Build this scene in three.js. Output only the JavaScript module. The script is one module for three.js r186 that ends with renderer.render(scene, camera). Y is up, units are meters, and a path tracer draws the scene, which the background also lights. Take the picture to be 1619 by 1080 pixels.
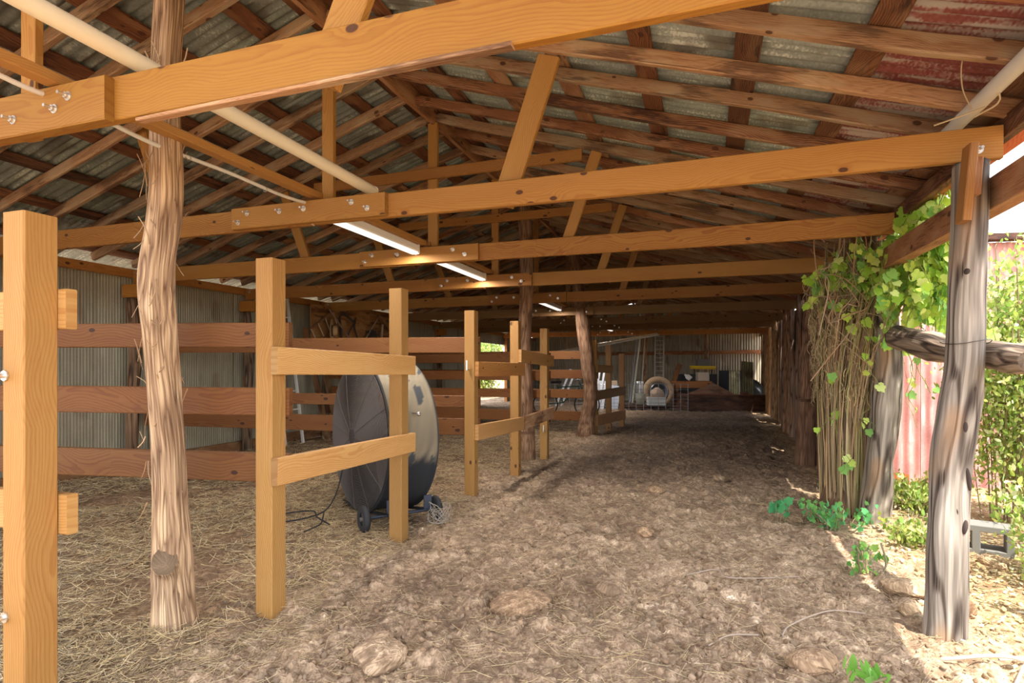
import * as THREE from 'three';
import { RectAreaLightUniformsLib } from 'three/addons/lights/RectAreaLightUniformsLib.js';
import { mergeGeometries, toCreasedNormals } from 'three/addons/utils/BufferGeometryUtils.js';

// ---------------------------------------------------------------- camera, sky, sun, exposure
const scene = new THREE.Scene();
const FOCAL = 900, HORIZON = 581;                       // pixels of the 1619 x 1080 frame
const camera = new THREE.PerspectiveCamera(2 * Math.atan(540 / FOCAL) * 180 / Math.PI, 1619 / 1080, 0.05, 300);
camera.position.set(0, 1.3, 0);
camera.rotation.y = 18.6 * Math.PI / 180;
camera.setViewOffset(1619, 1080, 0, 540 - HORIZON, 1619, 1080);
camera.updateMatrixWorld();

const renderer = new THREE.WebGLRenderer({ antialias: true });
renderer.toneMapping = THREE.LinearToneMapping;
renderer.toneMappingExposure = 3.6;
renderer.shadowMap.enabled = true;
RectAreaLightUniformsLib.init();
const TUBE = 34;                                         // radiance of the strip lights

const skyData = new Float32Array(64 * 32 * 4);
for (let j = 0; j < 32; j++) for (let i = 0; i < 64; i++) {
  const e = Math.max(0, (j + 0.5 - 16) / 16), k = (j * 64 + i) * 4;   // row 0 is the nadir
  skyData[k] = 1.25 - 0.35 * e; skyData[k + 1] = 1.28 - 0.28 * e; skyData[k + 2] = 1.34 - 0.12 * e; skyData[k + 3] = 1;
}
const sky = new THREE.DataTexture(skyData, 64, 32, THREE.RGBAFormat, THREE.FloatType);
sky.mapping = THREE.EquirectangularReflectionMapping; sky.magFilter = THREE.LinearFilter; sky.needsUpdate = true;
scene.background = sky; scene.environment = sky;

const sun = new THREE.DirectionalLight(new THREE.Color(1, 0.95, 0.86), 3.3);
sun.position.set(0.26 * 20, 20, 0.33 * 20); sun.castShadow = true;
sun.shadow.camera.left = sun.shadow.camera.bottom = -25; sun.shadow.camera.right = sun.shadow.camera.top = 25;
sun.shadow.camera.far = 60; sun.shadow.mapSize.set(4096, 4096); sun.shadow.bias = -0.0005;
scene.add(sun);

// ---------------------------------------------------------------- random numbers and noise
let seed = 1;
const reseed = s => { seed = s >>> 0; };
const rnd = () => { seed = (seed + 0x6D2B79F5) >>> 0; let t = seed; t = Math.imul(t ^ (t >>> 15), t | 1); t ^= t + Math.imul(t ^ (t >>> 7), t | 61); return ((t ^ (t >>> 14)) >>> 0) / 4294967296; };
const rr = (a, b) => a + (b - a) * rnd();
const pick = a => a[Math.floor(rnd() * a.length)];
const lerp = (a, b, t) => a + (b - a) * t;
const clamp = (v, a = 0, b = 1) => Math.max(a, Math.min(b, v));
const sst = (a, b, v) => { const t = clamp((v - a) / (b - a)); return t * t * (3 - 2 * t); };
const TABLE = new Float32Array(65536); reseed(77); for (let i = 0; i < 65536; i++) TABLE[i] = rnd();
const lat = (i, j) => TABLE[((i & 255) << 8) | (j & 255)];
function noise(x, y, px = 256, py = 256) {            // value noise 0..1, with periods
  const xi = Math.floor(x), yi = Math.floor(y), fx = x - xi, fy = y - yi;
  const u = fx * fx * (3 - 2 * fx), v = fy * fy * (3 - 2 * fy);
  const x0 = ((xi % px) + px) % px, x1 = (x0 + 1) % px, y0 = ((yi % py) + py) % py, y1 = (y0 + 1) % py;
  return lerp(lerp(lat(x0, y0), lat(x1, y0), u), lerp(lat(x0, y1), lat(x1, y1), u), v);
}
const fbm = (x, y, oct, px = 256, py = 256) => { let s = 0, a = 0.5, f = 1; for (let o = 0; o < oct; o++) { s += a * noise(x * f + o * 17, y * f + o * 31, Math.min(256, px * f), Math.min(256, py * f)); a *= 0.5; f *= 2; } return s / (1 - Math.pow(0.5, oct)); };

// ---------------------------------------------------------------- textures
function texture(w, h, fn, srgb = true) {
  const d = new Uint8Array(w * h * 4), c = [0, 0, 0];
  for (let y = 0; y < h; y++) for (let x = 0; x < w; x++) {
    fn(x / w, y / h, c); const k = (y * w + x) * 4;
    d[k] = clamp(c[0], 0, 255); d[k + 1] = clamp(c[1], 0, 255); d[k + 2] = clamp(c[2], 0, 255); d[k + 3] = 255;
  }
  const t = new THREE.DataTexture(d, w, h, THREE.RGBAFormat);
  t.wrapS = t.wrapT = THREE.RepeatWrapping; t.magFilter = THREE.LinearFilter; t.minFilter = THREE.LinearMipmapLinearFilter; t.generateMipmaps = true;
  if (srgb) t.colorSpace = THREE.SRGBColorSpace; t.needsUpdate = true; return t;
}
const mix3 = (o, a, b, t) => { o[0] = lerp(a[0], b[0], t); o[1] = lerp(a[1], b[1], t); o[2] = lerp(a[2], b[2], t); };
// flat-sawn wood, 2.5 m along u and 0.5 m along v
function woodTexture({ light, dark, freq = 95, knots = 6, ring = 0.7, streak = 0.3, stain = 0, stainColor = [40, 25, 18], pale = 0, paleColor = [205, 190, 165], s = 1 }) {
  reseed(s); const K = []; for (let i = 0; i < knots; i++) K.push([rr(0.1, 2.4), rr(0.05, 0.45), rr(0.008, 0.017)]);
  const ph = rr(0, 200);
  return texture(1024, 512, (a, b, o) => {
    const u = a * 2.5, v = b * 0.5;
    const v0 = 0.25 + 0.16 * (fbm(a * 6 + ph, 3.1, 2, 6 * 40) - 0.5);
    let r = Math.sqrt((v - v0) ** 2 + (0.03 + 0.05 * noise(a * 5, 9.3 + ph, 5)) ** 2), core = 0;
    for (const [ku, kv, kr] of K) {
      const du = (u - ku) / 1.7, dv = v - kv, d = Math.sqrt(du * du + dv * dv);
      if (d < 6 * kr) { r += 0.55 * kr * Math.exp(-((d / (2.1 * kr)) ** 2)) * 2; core = Math.max(core, 1 - sst(0.75 * kr, 1.15 * kr, d) - 0.25 * Math.abs(Math.sin(d * 900))); }
    }
    let q = r * freq + 1.2 * fbm(a * 12, b * 14 + ph, 3, 12); q -= Math.floor(q);
    const late = sst(0.35, 0.9, q) * (1 - sst(0.93, 1, q));
    const fine = noise(a * 40, b * 260, 40) - 0.5 + 0.7 * (noise(a * 110, b * 500, 110) - 0.5), wide = fbm(a * 5, b * 8 + ph, 3, 5) - 0.5;
    mix3(o, light, dark, clamp(late * ring + streak * fine + 0.5 * wide + 0.12));
    if (pale) { const p = sst(0.5, 0.72, fbm(a * 9 + 3, b * 7, 4, 9) + 0.12 * fine) * pale; mix3(o, o, paleColor, p); }
    if (stain) { const p = sst(0.52, 0.7, fbm(a * 7 + 40, b * 6 + ph, 4, 7) + 0.15 * fine) * stain; mix3(o, o, stainColor, p); }
    if (core > 0) mix3(o, o, [70, 38, 18], clamp(core) * 0.85);
  });
}
const T = {
  pine: woodTexture({ light: [232, 204, 156], dark: [204, 160, 104], knots: 5, ring: 0.5, s: 11 }),
  pineKnotty: woodTexture({ light: [226, 194, 144], dark: [184, 132, 80], knots: 11, freq: 70, ring: 0.6, s: 23 }),
  rough: woodTexture({ light: [190, 154, 122], dark: [134, 92, 62], knots: 6, freq: 120, ring: 0.35, streak: 0.8, stain: 0.4, pale: 0.5, s: 37 }),
  brown: woodTexture({ light: [140, 100, 68], dark: [80, 50, 32], knots: 8, freq: 100, ring: 0.7, streak: 0.6, stain: 0.6, stainColor: [38, 20, 12], pale: 0.25, s: 51 }),
  bark: texture(512, 512, (a, b, o) => {               // 0.5 m across u, 1 m along v: shredding cedar bark
    const w = a + 0.05 * (fbm(a * 6, b * 4, 2, 6, 4) - 0.5);
    const f = Math.abs(noise(w * 44, b * 5, 44, 5) - 0.5) * 2, g = noise(w * 130, b * 12, 130, 12), h = fbm(a * 4, b * 4, 3, 4, 4);
    mix3(o, [92, 68, 50], [218, 196, 168], clamp(0.75 * Math.sqrt(f) + 0.4 * g + 0.7 * (h - 0.5)));
  }),
  silver: texture(512, 512, (a, b, o) => {             // bare weathered cedar
    const w = a + 0.06 * (fbm(a * 4, b * 3, 2, 4, 3) - 0.5);
    const f = noise(w * 40, b * 3, 40, 3), g = noise(w * 110, b * 8, 110, 8), h = fbm(a * 3, b * 3, 3, 3, 3), crack = sst(0.14, 0.02, Math.abs(noise(w * 14, b * 2.0, 14, 2) - 0.5));
    mix3(o, [92, 82, 72], [206, 198, 186], clamp(0.5 * f + 0.35 * g + 0.7 * (h - 0.3)));
    mix3(o, o, [58, 46, 38], 0.9 * crack * (0.3 + g)); mix3(o, o, [190, 140, 96], 0.5 * sst(0.6, 0.75, fbm(a * 3 + 9, b * 2, 2, 3, 2)));
  }),
  wallMetal: texture(256, 256, (a, b, o) => {
    const st = noise(a * 40, b * 3, 40, 3), h = fbm(a * 3, b * 3, 3, 3, 3), s = noise(a * 90, b * 90, 90, 90);
    mix3(o, [148, 146, 134], [186, 183, 168], clamp(0.5 * st + 0.5 * (h - 0.2) + 0.2 * s)); mix3(o, o, [112, 94, 74], 0.4 * sst(0.58, 0.75, fbm(a * 4 + 30, b * 2, 3, 4, 2)));
  }),
  metal: texture(512, 512, (a, b, o) => {              // galvanised, 1 m; v runs along the corrugation
    const s = noise(a * 120, b * 120, 120, 120), st = noise(a * 60, b * 4, 60, 4), h = fbm(a * 4, b * 4, 4, 4, 4);
    mix3(o, [118, 122, 120], [186, 188, 182], clamp(0.35 * s + 0.4 * st + 0.8 * (h - 0.3)));
    mix3(o, o, [226, 226, 220], 0.7 * sst(0.66, 0.8, 0.5 * h + 0.3 * s + 0.35 * st)); mix3(o, o, [86, 74, 62], 0.55 * sst(0.58, 0.75, fbm(a * 5 + 30, b * 3, 4, 5, 3)));
  }),
  redRoof: texture(512, 512, (a, b, o) => {            // red paint worn off the metal
    const s = noise(a * 120, b * 120, 120, 120), st = noise(a * 50, b * 5, 50, 5), h = fbm(a * 3, b * 3, 4, 3, 3);
    mix3(o, [124, 54, 48], [152, 98, 90], clamp(0.5 * s + h - 0.3)); mix3(o, o, [186, 182, 172], 0.85 * sst(0.42, 0.62, 0.45 * h + 0.45 * st + 0.14 * s));
  }),
  redWall: texture(512, 512, (a, b, o) => {
    const s = noise(a * 90, b * 90, 90, 90), st = noise(a * 40, b * 3, 40, 3), h = fbm(a * 4, b * 4, 4, 4, 4);
    mix3(o, [172, 112, 106], [204, 156, 148], clamp(0.25 * s + 0.35 * st + 0.9 * (h - 0.3))); mix3(o, o, [232, 190, 180], 0.5 * sst(0.6, 0.75, 0.6 * h + 0.45 * st));
  }),
  dirt: texture(1024, 1024, (a, b, o) => {             // 1.6 m
    const h = fbm(a * 8, b * 8, 5, 8, 8), f = fbm(a * 60, b * 60, 3, 60, 60), g = noise(a * 250, b * 250, 250, 250);
    mix3(o, [118, 98, 79], [210, 187, 160], clamp(0.7 * (h - 0.2) + 0.95 * (f - 0.5) + 0.5 * (g - 0.5) + 0.1));
    mix3(o, o, [96, 78, 62], 0.45 * sst(0.62, 0.74, fbm(a * 22 + 7, b * 22, 3, 22, 22))); mix3(o, o, [226, 212, 190], 0.6 * sst(0.74, 0.82, f * 0.7 + g * 0.3));
  }),
};
const std = (o) => new THREE.MeshStandardMaterial({ roughness: 0.85, metalness: 0, vertexColors: true, ...o });
const LIT = new THREE.MeshStandardMaterial({ color: 0xffffff, roughness: 0.5, emissive: new THREE.Color().setRGB(0.3, 0.28, 0.26) });
const M = {
  pine: std({ map: T.pine, bumpMap: T.pine, bumpScale: 0.0006, roughness: 0.7 }),
  knotty: std({ map: T.pineKnotty, bumpMap: T.pineKnotty, bumpScale: 0.0006, roughness: 0.7 }),
  rough: std({ map: T.rough, bumpMap: T.rough, bumpScale: 0.002 }),
  brown: std({ map: T.brown, bumpMap: T.brown, bumpScale: 0.0015, roughness: 0.8 }),
  bark: std({ map: T.bark, bumpMap: T.bark, bumpScale: 0.008 }),
  silver: std({ map: T.silver, bumpMap: T.silver, bumpScale: 0.004 }),
  metal: std({ map: T.metal, bumpMap: T.metal, bumpScale: 0.0004, roughness: 0.6, metalness: 0, side: THREE.DoubleSide }),
  wallMetal: std({ map: T.wallMetal, roughness: 0.7, side: THREE.DoubleSide }),
  redRoof: std({ map: T.redRoof, roughness: 0.75, side: THREE.DoubleSide }),
  redWall: std({ map: T.redWall, roughness: 0.7, side: THREE.DoubleSide }),
  dirt: std({ map: T.dirt, bumpMap: T.dirt, bumpScale: 0.02, roughness: 1 }),
  plain: std({ roughness: 0.75 }), matt: std({ roughness: 1 }),
  steel: std({ roughness: 0.32, metalness: 0.9 }), gloss: std({ roughness: 0.4 }),
};
const leafMat = (r, g, b, t = 0.45) => new THREE.MeshPhysicalMaterial({ color: new THREE.Color().setRGB(r, g, b), roughness: 0.85, transmission: t, thickness: 0, side: THREE.DoubleSide, ior: 1.35 });
const LEAF = [leafMat(0.4, 0.68, 0.07, 0.55), leafMat(0.5, 0.74, 0.09, 0.55), leafMat(0.26, 0.55, 0.13, 0.5), leafMat(0.62, 0.78, 0.15, 0.55)];
const FOLIAGE = new THREE.MeshPhysicalMaterial({ color: 0xffffff, roughness: 0.85, transmission: 0.4, thickness: 0, side: THREE.DoubleSide, ior: 1.35 });

// ---------------------------------------------------------------- naming and building helpers
const used = {};
const numbered = n => { const k = used[n] = (used[n] ?? -1) + 1; return k ? `${n}_${String(k).padStart(3, '0')}` : n; };
const V = (x, y, z) => new THREE.Vector3(x, y, z);
function tag(o, label, category, group) { o.userData.label = label; o.userData.category = category; if (group) o.userData.group = group; return o; }
function thing(name, label, category, at, group) {
  const o = new THREE.Group(); o.name = numbered(name); o.position.set(...at); scene.add(o); return tag(o, label, category, group);
}
function structure(name, at = [0, 0, 0]) { const o = new THREE.Group(); o.name = numbered(name); o.position.set(...at); o.userData.kind = 'structure'; scene.add(o); return o; }
const worldOf = p => { const v = V(0, 0, 0); for (let q = p; q && q !== scene; q = q.parent) v.add(q.position); return v; };
function hang(parent, name, mesh) {                    // mesh placed in world axes -> child (parents are never turned)
  mesh.name = numbered(name); mesh.position.sub(worldOf(parent)); mesh.castShadow = mesh.receiveShadow = true; parent.add(mesh); return mesh;
}
function solo(name, geo, mat, at, label, category, group) {   // geometry given in world axes
  geo.translate(-at[0], -at[1], -at[2]); const m = new THREE.Mesh(geo, mat); m.name = numbered(name); m.position.set(...at);
  m.castShadow = m.receiveShadow = true; scene.add(m); return tag(m, label, category, group);
}
const part = (parent, name, geo, mat) => hang(parent, name, new THREE.Mesh(geo, mat));
function stuff(o) { o.userData.kind = 'stuff'; return o; }
function paint(geo, c) {                               // one colour over a whole piece
  const n = geo.attributes.position.count, a = new Float32Array(n * 3);
  for (let i = 0; i < n; i++) { a[3 * i] = c[0]; a[3 * i + 1] = c[1]; a[3 * i + 2] = c[2]; }
  geo.setAttribute('color', new THREE.BufferAttribute(a, 3)); return geo;
}
const vary = (c, s = 0.1) => { const k = 1 + rr(-s, s), w = rr(-s, s) * 0.4; return [c[0] * k * (1 + w), c[1] * k, c[2] * k * (1 - w)]; };
const merge = list => mergeGeometries(list.map(g => g.index ? g.toNonIndexed() : g));
function geomFrom(pos, uv, col, idx) {
  const g = new THREE.BufferGeometry(); g.setAttribute('position', new THREE.Float32BufferAttribute(pos, 3));
  if (uv) g.setAttribute('uv', new THREE.Float32BufferAttribute(uv, 2)); if (col) g.setAttribute('color', new THREE.Float32BufferAttribute(col, 3));
  if (idx) g.setIndex(idx); g.computeVertexNormals(); return g;
}
// a board: chamfered, along local x, H tall (y), D thick (z); rough ones are bowed and uneven
function boardGeo(L, H, D, tint, { n = 1, wob = 0, c = 0.004, ends = 0.85, round = 0 } = {}) {
  c = Math.min(c, H / 4, D / 4); if (round) c = Math.min(H, D) * round;
  const h = H / 2, d = D / 2, prof = [[-h + c, d], [h - c, d], [h, d - c], [h, -d + c], [h - c, -d], [-h + c, -d], [-h, -d + c], [-h, d - c]];
  const pos = [], uv = [], col = [], u0 = rr(0, 1), span = Math.min(0.24, Math.max(H, D) / 2 + 0.01), v0 = rr(span, 0.5 - span) / 0.5, q = rr(0, 99);
  const P = (i, k) => {
    const x = -L / 2 + L * i / n; let [y, z] = prof[k % 8];
    if (wob) { y += wob * (noise(x * 1.1 + q, 3) - 0.5) * 2 + wob * 0.35 * (noise(x * 6 + q, k) - 0.5); z += wob * (noise(x * 0.9 + q, 40) - 0.5) * 2 + wob * 0.3 * (noise(x * 5 + q, k + 9) - 0.5); }
    return [x, y, z];
  };
  const U = (p, k) => { const z = k === 1 || k === 2 || k === 3 || k === 5 || k === 6 || k === 7; return [p[0] / 2.5 + u0, v0 + (z ? p[2] * 0.9 + 0.02 : p[1]) / 0.5]; };
  const tri = (a, b, cc, ua, ub, uc, e) => { pos.push(...a, ...b, ...cc); uv.push(...ua, ...ub, ...uc); for (let i = 0; i < 3; i++) col.push(tint[0] * e, tint[1] * e, tint[2] * e); };
  for (let i = 0; i < n; i++) for (let k = 0; k < 8; k++) {
    const a = P(i, k), b = P(i + 1, k), cc = P(i + 1, k + 1), dd = P(i, k + 1);
    tri(a, b, cc, U(a, k), U(b, k), U(cc, k), 1); tri(a, cc, dd, U(a, k), U(cc, k), U(dd, k), 1);
  }
  for (const [i, s] of [[0, 1], [n, -1]]) for (let k = 1; k < 7; k++) {
    const a = P(i, 0), b = P(i, k), cc = P(i, k + 1), w = p => [u0 + p[2] * 0.15, v0 + p[1] / 0.5 * 0.3];
    if (s > 0) tri(a, b, cc, w(a), w(b), w(cc), ends); else tri(a, cc, b, w(a), w(cc), w(b), ends);
  }
  const g = geomFrom(pos, uv, col);
  return g;
}
const basis = new THREE.Matrix4();
function place(mesh, p0, p1, up) {                     // local x from p0 to p1, local y towards up
  const x = p1.clone().sub(p0).normalize(), z = x.clone().cross(up).normalize(), y = z.clone().cross(x);
  basis.makeBasis(x, y, z); mesh.quaternion.setFromRotationMatrix(basis); mesh.position.copy(p0).add(p1).multiplyScalar(0.5); return mesh;
}
function board(parent, name, a, b, H, D, mat, tint, o = {}) {
  const p0 = V(...a), p1 = V(...b), L = p0.distanceTo(p1), vertical = Math.abs(p1.y - p0.y) > 0.75 * L;
  const m = new THREE.Mesh(boardGeo(L, H, D, tint, o), mat); place(m, p0, p1, o.up ? V(...o.up) : vertical ? V(1, 0, 0) : V(0, 1, 0));
  return hang(parent, name, m);
}
const boardWorld = (a, b, H, D, tint, o = {}) => {    // same, as bare geometry in world axes
  const m = new THREE.Object3D(), p0 = V(...a), p1 = V(...b), L = p0.distanceTo(p1); place(m, p0, p1, o.up ? V(...o.up) : Math.abs(p1.y - p0.y) > 0.75 * L ? V(1, 0, 0) : V(0, 1, 0)); m.updateMatrix();
  return boardGeo(L, H, D, tint, o).applyMatrix4(m.matrix);
};
function tube(points, r, tint, seg = 12, rad = 6, closed = false) {
  const g = new THREE.TubeGeometry(new THREE.CatmullRomCurve3(points.map(p => V(...p)), closed), seg, r, rad, closed); return paint(g, tint);
}
function rod(a, b, r, tint, rad = 8) {
  const p0 = V(...a), p1 = V(...b), g = new THREE.CylinderGeometry(r, r, p0.distanceTo(p1), rad); const m = new THREE.Object3D();
  m.quaternion.setFromUnitVectors(V(0, 1, 0), p1.clone().sub(p0).normalize()); m.position.copy(p0).add(p1).multiplyScalar(0.5); m.updateMatrix(); return paint(g.applyMatrix4(m.matrix), tint);
}
const box = (x0, y0, z0, x1, y1, z1, tint) => boardWorld([x0, (y0 + y1) / 2, (z0 + z1) / 2], [x1, (y0 + y1) / 2, (z0 + z1) / 2], y1 - y0, Math.abs(z1 - z0), tint);
// an unsawn post: rings [x, y, z, r] from the foot up, ridged and knotted
function logGeo(path, tint, { seg = 26, rows = 60, ridge = 0.16, lump = 0.12, vs = 1, q = rr(0, 90), cap = true } = {}) {
  const c = new THREE.CatmullRomCurve3(path.map(p => V(p[0], p[1], p[2]))), pos = [], uv = [], col = [], idx = [], len = c.getLength();
  const rad = t => { const f = t * (path.length - 1), i = Math.min(path.length - 2, Math.floor(f)); return lerp(path[i][3], path[i + 1][3], f - i); };
  const up = c.getPoint(1).sub(c.getPoint(0)).normalize(), X = Math.abs(up.y) > 0.7 ? V(1, 0, 0) : V(0, 1, 0);
  const e1 = X.clone().sub(up.clone().multiplyScalar(X.dot(up))).normalize(), e2 = up.clone().cross(e1);
  for (let j = 0; j <= rows; j++) {
    const t = j / rows, p = c.getPoint(t), r = rad(t);
    for (let i = 0; i <= seg; i++) {
      const a = i / seg * Math.PI * 2, tw = i / seg + 0.1 * Math.sin(t * 3 + q);
      const k = 1 + ridge * (2 * Math.abs(noise(tw * 9, t * len * 1.6 + q, 9) - 0.5) - 0.4) + lump * (fbm(tw * 3, t * len * 3 + q, 2, 3) - 0.5) * 2 + ridge * 0.4 * (noise(tw * 20, t * len * 5 + q, 20) - 0.5);
      pos.push(p.x + (e1.x * Math.cos(a) + e2.x * Math.sin(a)) * r * k, p.y + (e1.y * Math.cos(a) + e2.y * Math.sin(a)) * r * k, p.z + (e1.z * Math.cos(a) + e2.z * Math.sin(a)) * r * k);
      uv.push(i / seg * Math.max(1, Math.round(r * 12.6)), t * len * vs + q); col.push(...tint);
    }
  }
  for (let j = 0; j < rows; j++) for (let i = 0; i < seg; i++) { const a = j * (seg + 1) + i, b = a + seg + 1; idx.push(a, a + 1, b, a + 1, b + 1, b); }
  if (cap) for (const [j, s] of [[0, -1], [rows, 1]]) {
    const p = c.getPoint(j / rows), k = pos.length / 3; pos.push(p.x, p.y, p.z); uv.push(0.5, 0); col.push(...tint);
    for (let i = 0; i < seg; i++) { const a = j * (seg + 1) + i; s > 0 ? idx.push(a, a + 1, k) : idx.push(a + 1, a, k); }
  }
  const g = geomFrom(pos, uv, col, idx), N = g.attributes.normal;                   // close the seam's shading
  for (let j = 0; j <= rows; j++) { const a = j * (seg + 1), b = a + seg; const x = N.getX(a) + N.getX(b), y = N.getY(a) + N.getY(b), z = N.getZ(a) + N.getZ(b), l = Math.hypot(x, y, z) || 1; N.setXYZ(a, x / l, y / l, z / l); N.setXYZ(b, x / l, y / l, z / l); }
  return g;
}
// corrugated sheet between two edges: along(t) point on edge A (t 0..1), to(t) on edge B; waves across t
function corrugated(A0, A1, B0, B1, pitch, amp, normal, tint, { per = 8, rows = 1, topB = null } = {}) {
  const w = A0.distanceTo(A1), n = Math.max(4, Math.round(w / pitch * per)), pos = [], uv = [], col = [], idx = [], L = A0.distanceTo(B0), u0 = rr(0, 1), v0 = rr(0, 1), p = V(0, 0, 0), q = V(0, 0, 0);
  for (let j = 0; j <= rows; j++) for (let i = 0; i <= n; i++) {
    const t = i / n, s = j / rows; p.lerpVectors(A0, A1, t); q.lerpVectors(B0, B1, t); p.lerp(q, s).addScaledVector(normal, amp * Math.cos(t * w / pitch * Math.PI * 2));
    pos.push(p.x, p.y, p.z); uv.push(u0 + t * w, v0 + s * L); col.push(...tint);
  }
  for (let j = 0; j < rows; j++) for (let i = 0; i < n; i++) { const a = j * (n + 1) + i, b = a + n + 1; idx.push(a, b, a + 1, a + 1, b, b + 1); }
  return geomFrom(pos, uv, col, idx);
}
function lathe(profile, tint, seg = 32) { return paint(new THREE.LatheGeometry(profile.map(p => new THREE.Vector2(p[0], p[1])), seg), tint); }
function turned(geo, at, rot = [0, 0, 0], s = 1) { const m = new THREE.Object3D(); m.position.set(...at); m.rotation.set(...rot); typeof s === 'number' ? m.scale.setScalar(s) : m.scale.set(...s); m.updateMatrix(); return geo.applyMatrix4(m.matrix); }

// ---------------------------------------------------------------- ground
function lumps(x, z, cell, p, h) {
  const i0 = Math.floor(x / cell), j0 = Math.floor(z / cell); let m = 0;
  for (let i = i0 - 1; i <= i0 + 1; i++) for (let j = j0 - 1; j <= j0 + 1; j++) {
    const a = lat(i * 7 + 3, j * 5 + 11); if (a > p) continue; const b = lat(i * 3 + 90, j * 11 + 7), c = lat(i + 31, j + 170), r = cell * (0.3 + 0.45 * c);
    const dx = x - (i + 0.25 + 0.5 * b) * cell, dz = (z - (j + 0.25 + 0.5 * c) * cell) * (0.7 + 0.8 * b), d = Math.sqrt(dx * dx + dz * dz) / r; if (d < 1) m = Math.max(m, h * (0.4 + c) * Math.sqrt(1 - d * d));
  }
  return m;
}
function base(x, z) {
  let y = 0.1 * sst(-2.4, -5.2, x) * sst(-1.5, -3.5, z) + 0.05 * (fbm(x * 0.7 + 50, z * 0.7 + 50, 2) - 0.5) + 0.06 * sst(-9, -15, z);
  y += 0.13 * Math.exp(-((x + 0.95) ** 2 / 0.5 + (z + 2.6) ** 2 / 0.2)) * 0.5 - 0.03 * Math.exp(-((x + 2.3) ** 2 + (z + 3.95) ** 2) / 0.2);
  return y;
}
function gh(x, z) {
  const out = sst(1.0, 1.6, x), straw = sst(-2.0, -2.9, x);
  const w = 0.05 * (noise(x * 3 + 9, z * 3) - 0.5), rough = (1 - 0.7 * out) * (1 - 0.45 * straw);
  let y = base(x, z) + rough * (0.05 * (fbm(x * 2.6 + 20, z * 2.6 + 70, 4) - 0.5) + lumps(x + w, z + w, 0.23, 0.22, 0.026) + lumps(x + w * 0.5 + 9, z - w + 5, 0.1, 0.42, 0.021) + lumps(x + w * 0.4 + 3, z + w * 0.6 + 8, 0.042, 0.5, 0.0105));
  y += 0.02 * (fbm(x * 14, z * 14, 3) - 0.5) + straw * 0.03 * (fbm(x * 5 + 80, z * 5, 3) - 0.5); return y - 0.01;
}
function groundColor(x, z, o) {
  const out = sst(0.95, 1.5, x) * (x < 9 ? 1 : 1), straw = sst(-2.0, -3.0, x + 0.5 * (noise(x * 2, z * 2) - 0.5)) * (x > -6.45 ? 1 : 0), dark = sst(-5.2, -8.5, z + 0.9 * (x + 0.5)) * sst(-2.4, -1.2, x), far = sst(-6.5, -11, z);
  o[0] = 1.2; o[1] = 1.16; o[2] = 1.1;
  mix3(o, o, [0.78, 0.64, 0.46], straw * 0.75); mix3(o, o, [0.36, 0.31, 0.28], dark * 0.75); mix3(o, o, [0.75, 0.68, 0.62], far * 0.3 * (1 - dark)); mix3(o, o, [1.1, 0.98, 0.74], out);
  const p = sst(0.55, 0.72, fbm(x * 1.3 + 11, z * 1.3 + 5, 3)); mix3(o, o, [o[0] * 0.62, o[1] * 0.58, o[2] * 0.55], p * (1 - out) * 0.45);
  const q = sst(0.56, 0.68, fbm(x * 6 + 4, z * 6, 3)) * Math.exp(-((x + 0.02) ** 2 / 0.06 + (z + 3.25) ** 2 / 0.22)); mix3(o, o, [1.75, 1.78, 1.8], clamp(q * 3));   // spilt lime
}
const ground = structure('ground');
{
  const mk = (a0, a1, na, r0, r1, nr, pw) => {
    const pos = [], uv = [], col = [], idx = [], o = [0, 0, 0];
    for (let j = 0; j <= nr; j++) { const r = r0 * Math.pow(r1 / r0, Math.pow(j / nr, pw)); for (let i = 0; i <= na; i++) {
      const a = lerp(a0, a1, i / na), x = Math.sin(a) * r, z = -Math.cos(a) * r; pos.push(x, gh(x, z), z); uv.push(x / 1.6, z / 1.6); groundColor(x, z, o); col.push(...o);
    } }
    for (let j = 0; j < nr; j++) for (let i = 0; i < na; i++) { const a = j * (na + 1) + i, b = a + na + 1; idx.push(a, a + 1, b, a + 1, b + 1, b); }
    return geomFrom(pos, uv, col, idx);
  };
  const c = -18.6 * Math.PI / 180, h = 50 * Math.PI / 180;
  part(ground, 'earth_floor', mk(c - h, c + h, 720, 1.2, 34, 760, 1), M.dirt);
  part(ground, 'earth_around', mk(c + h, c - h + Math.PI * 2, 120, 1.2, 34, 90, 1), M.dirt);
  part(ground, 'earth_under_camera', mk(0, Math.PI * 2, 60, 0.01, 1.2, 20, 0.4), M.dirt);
  part(ground, 'earth_far', mk(0, Math.PI * 2, 60, 34, 160, 8, 1), M.dirt);
}

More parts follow.
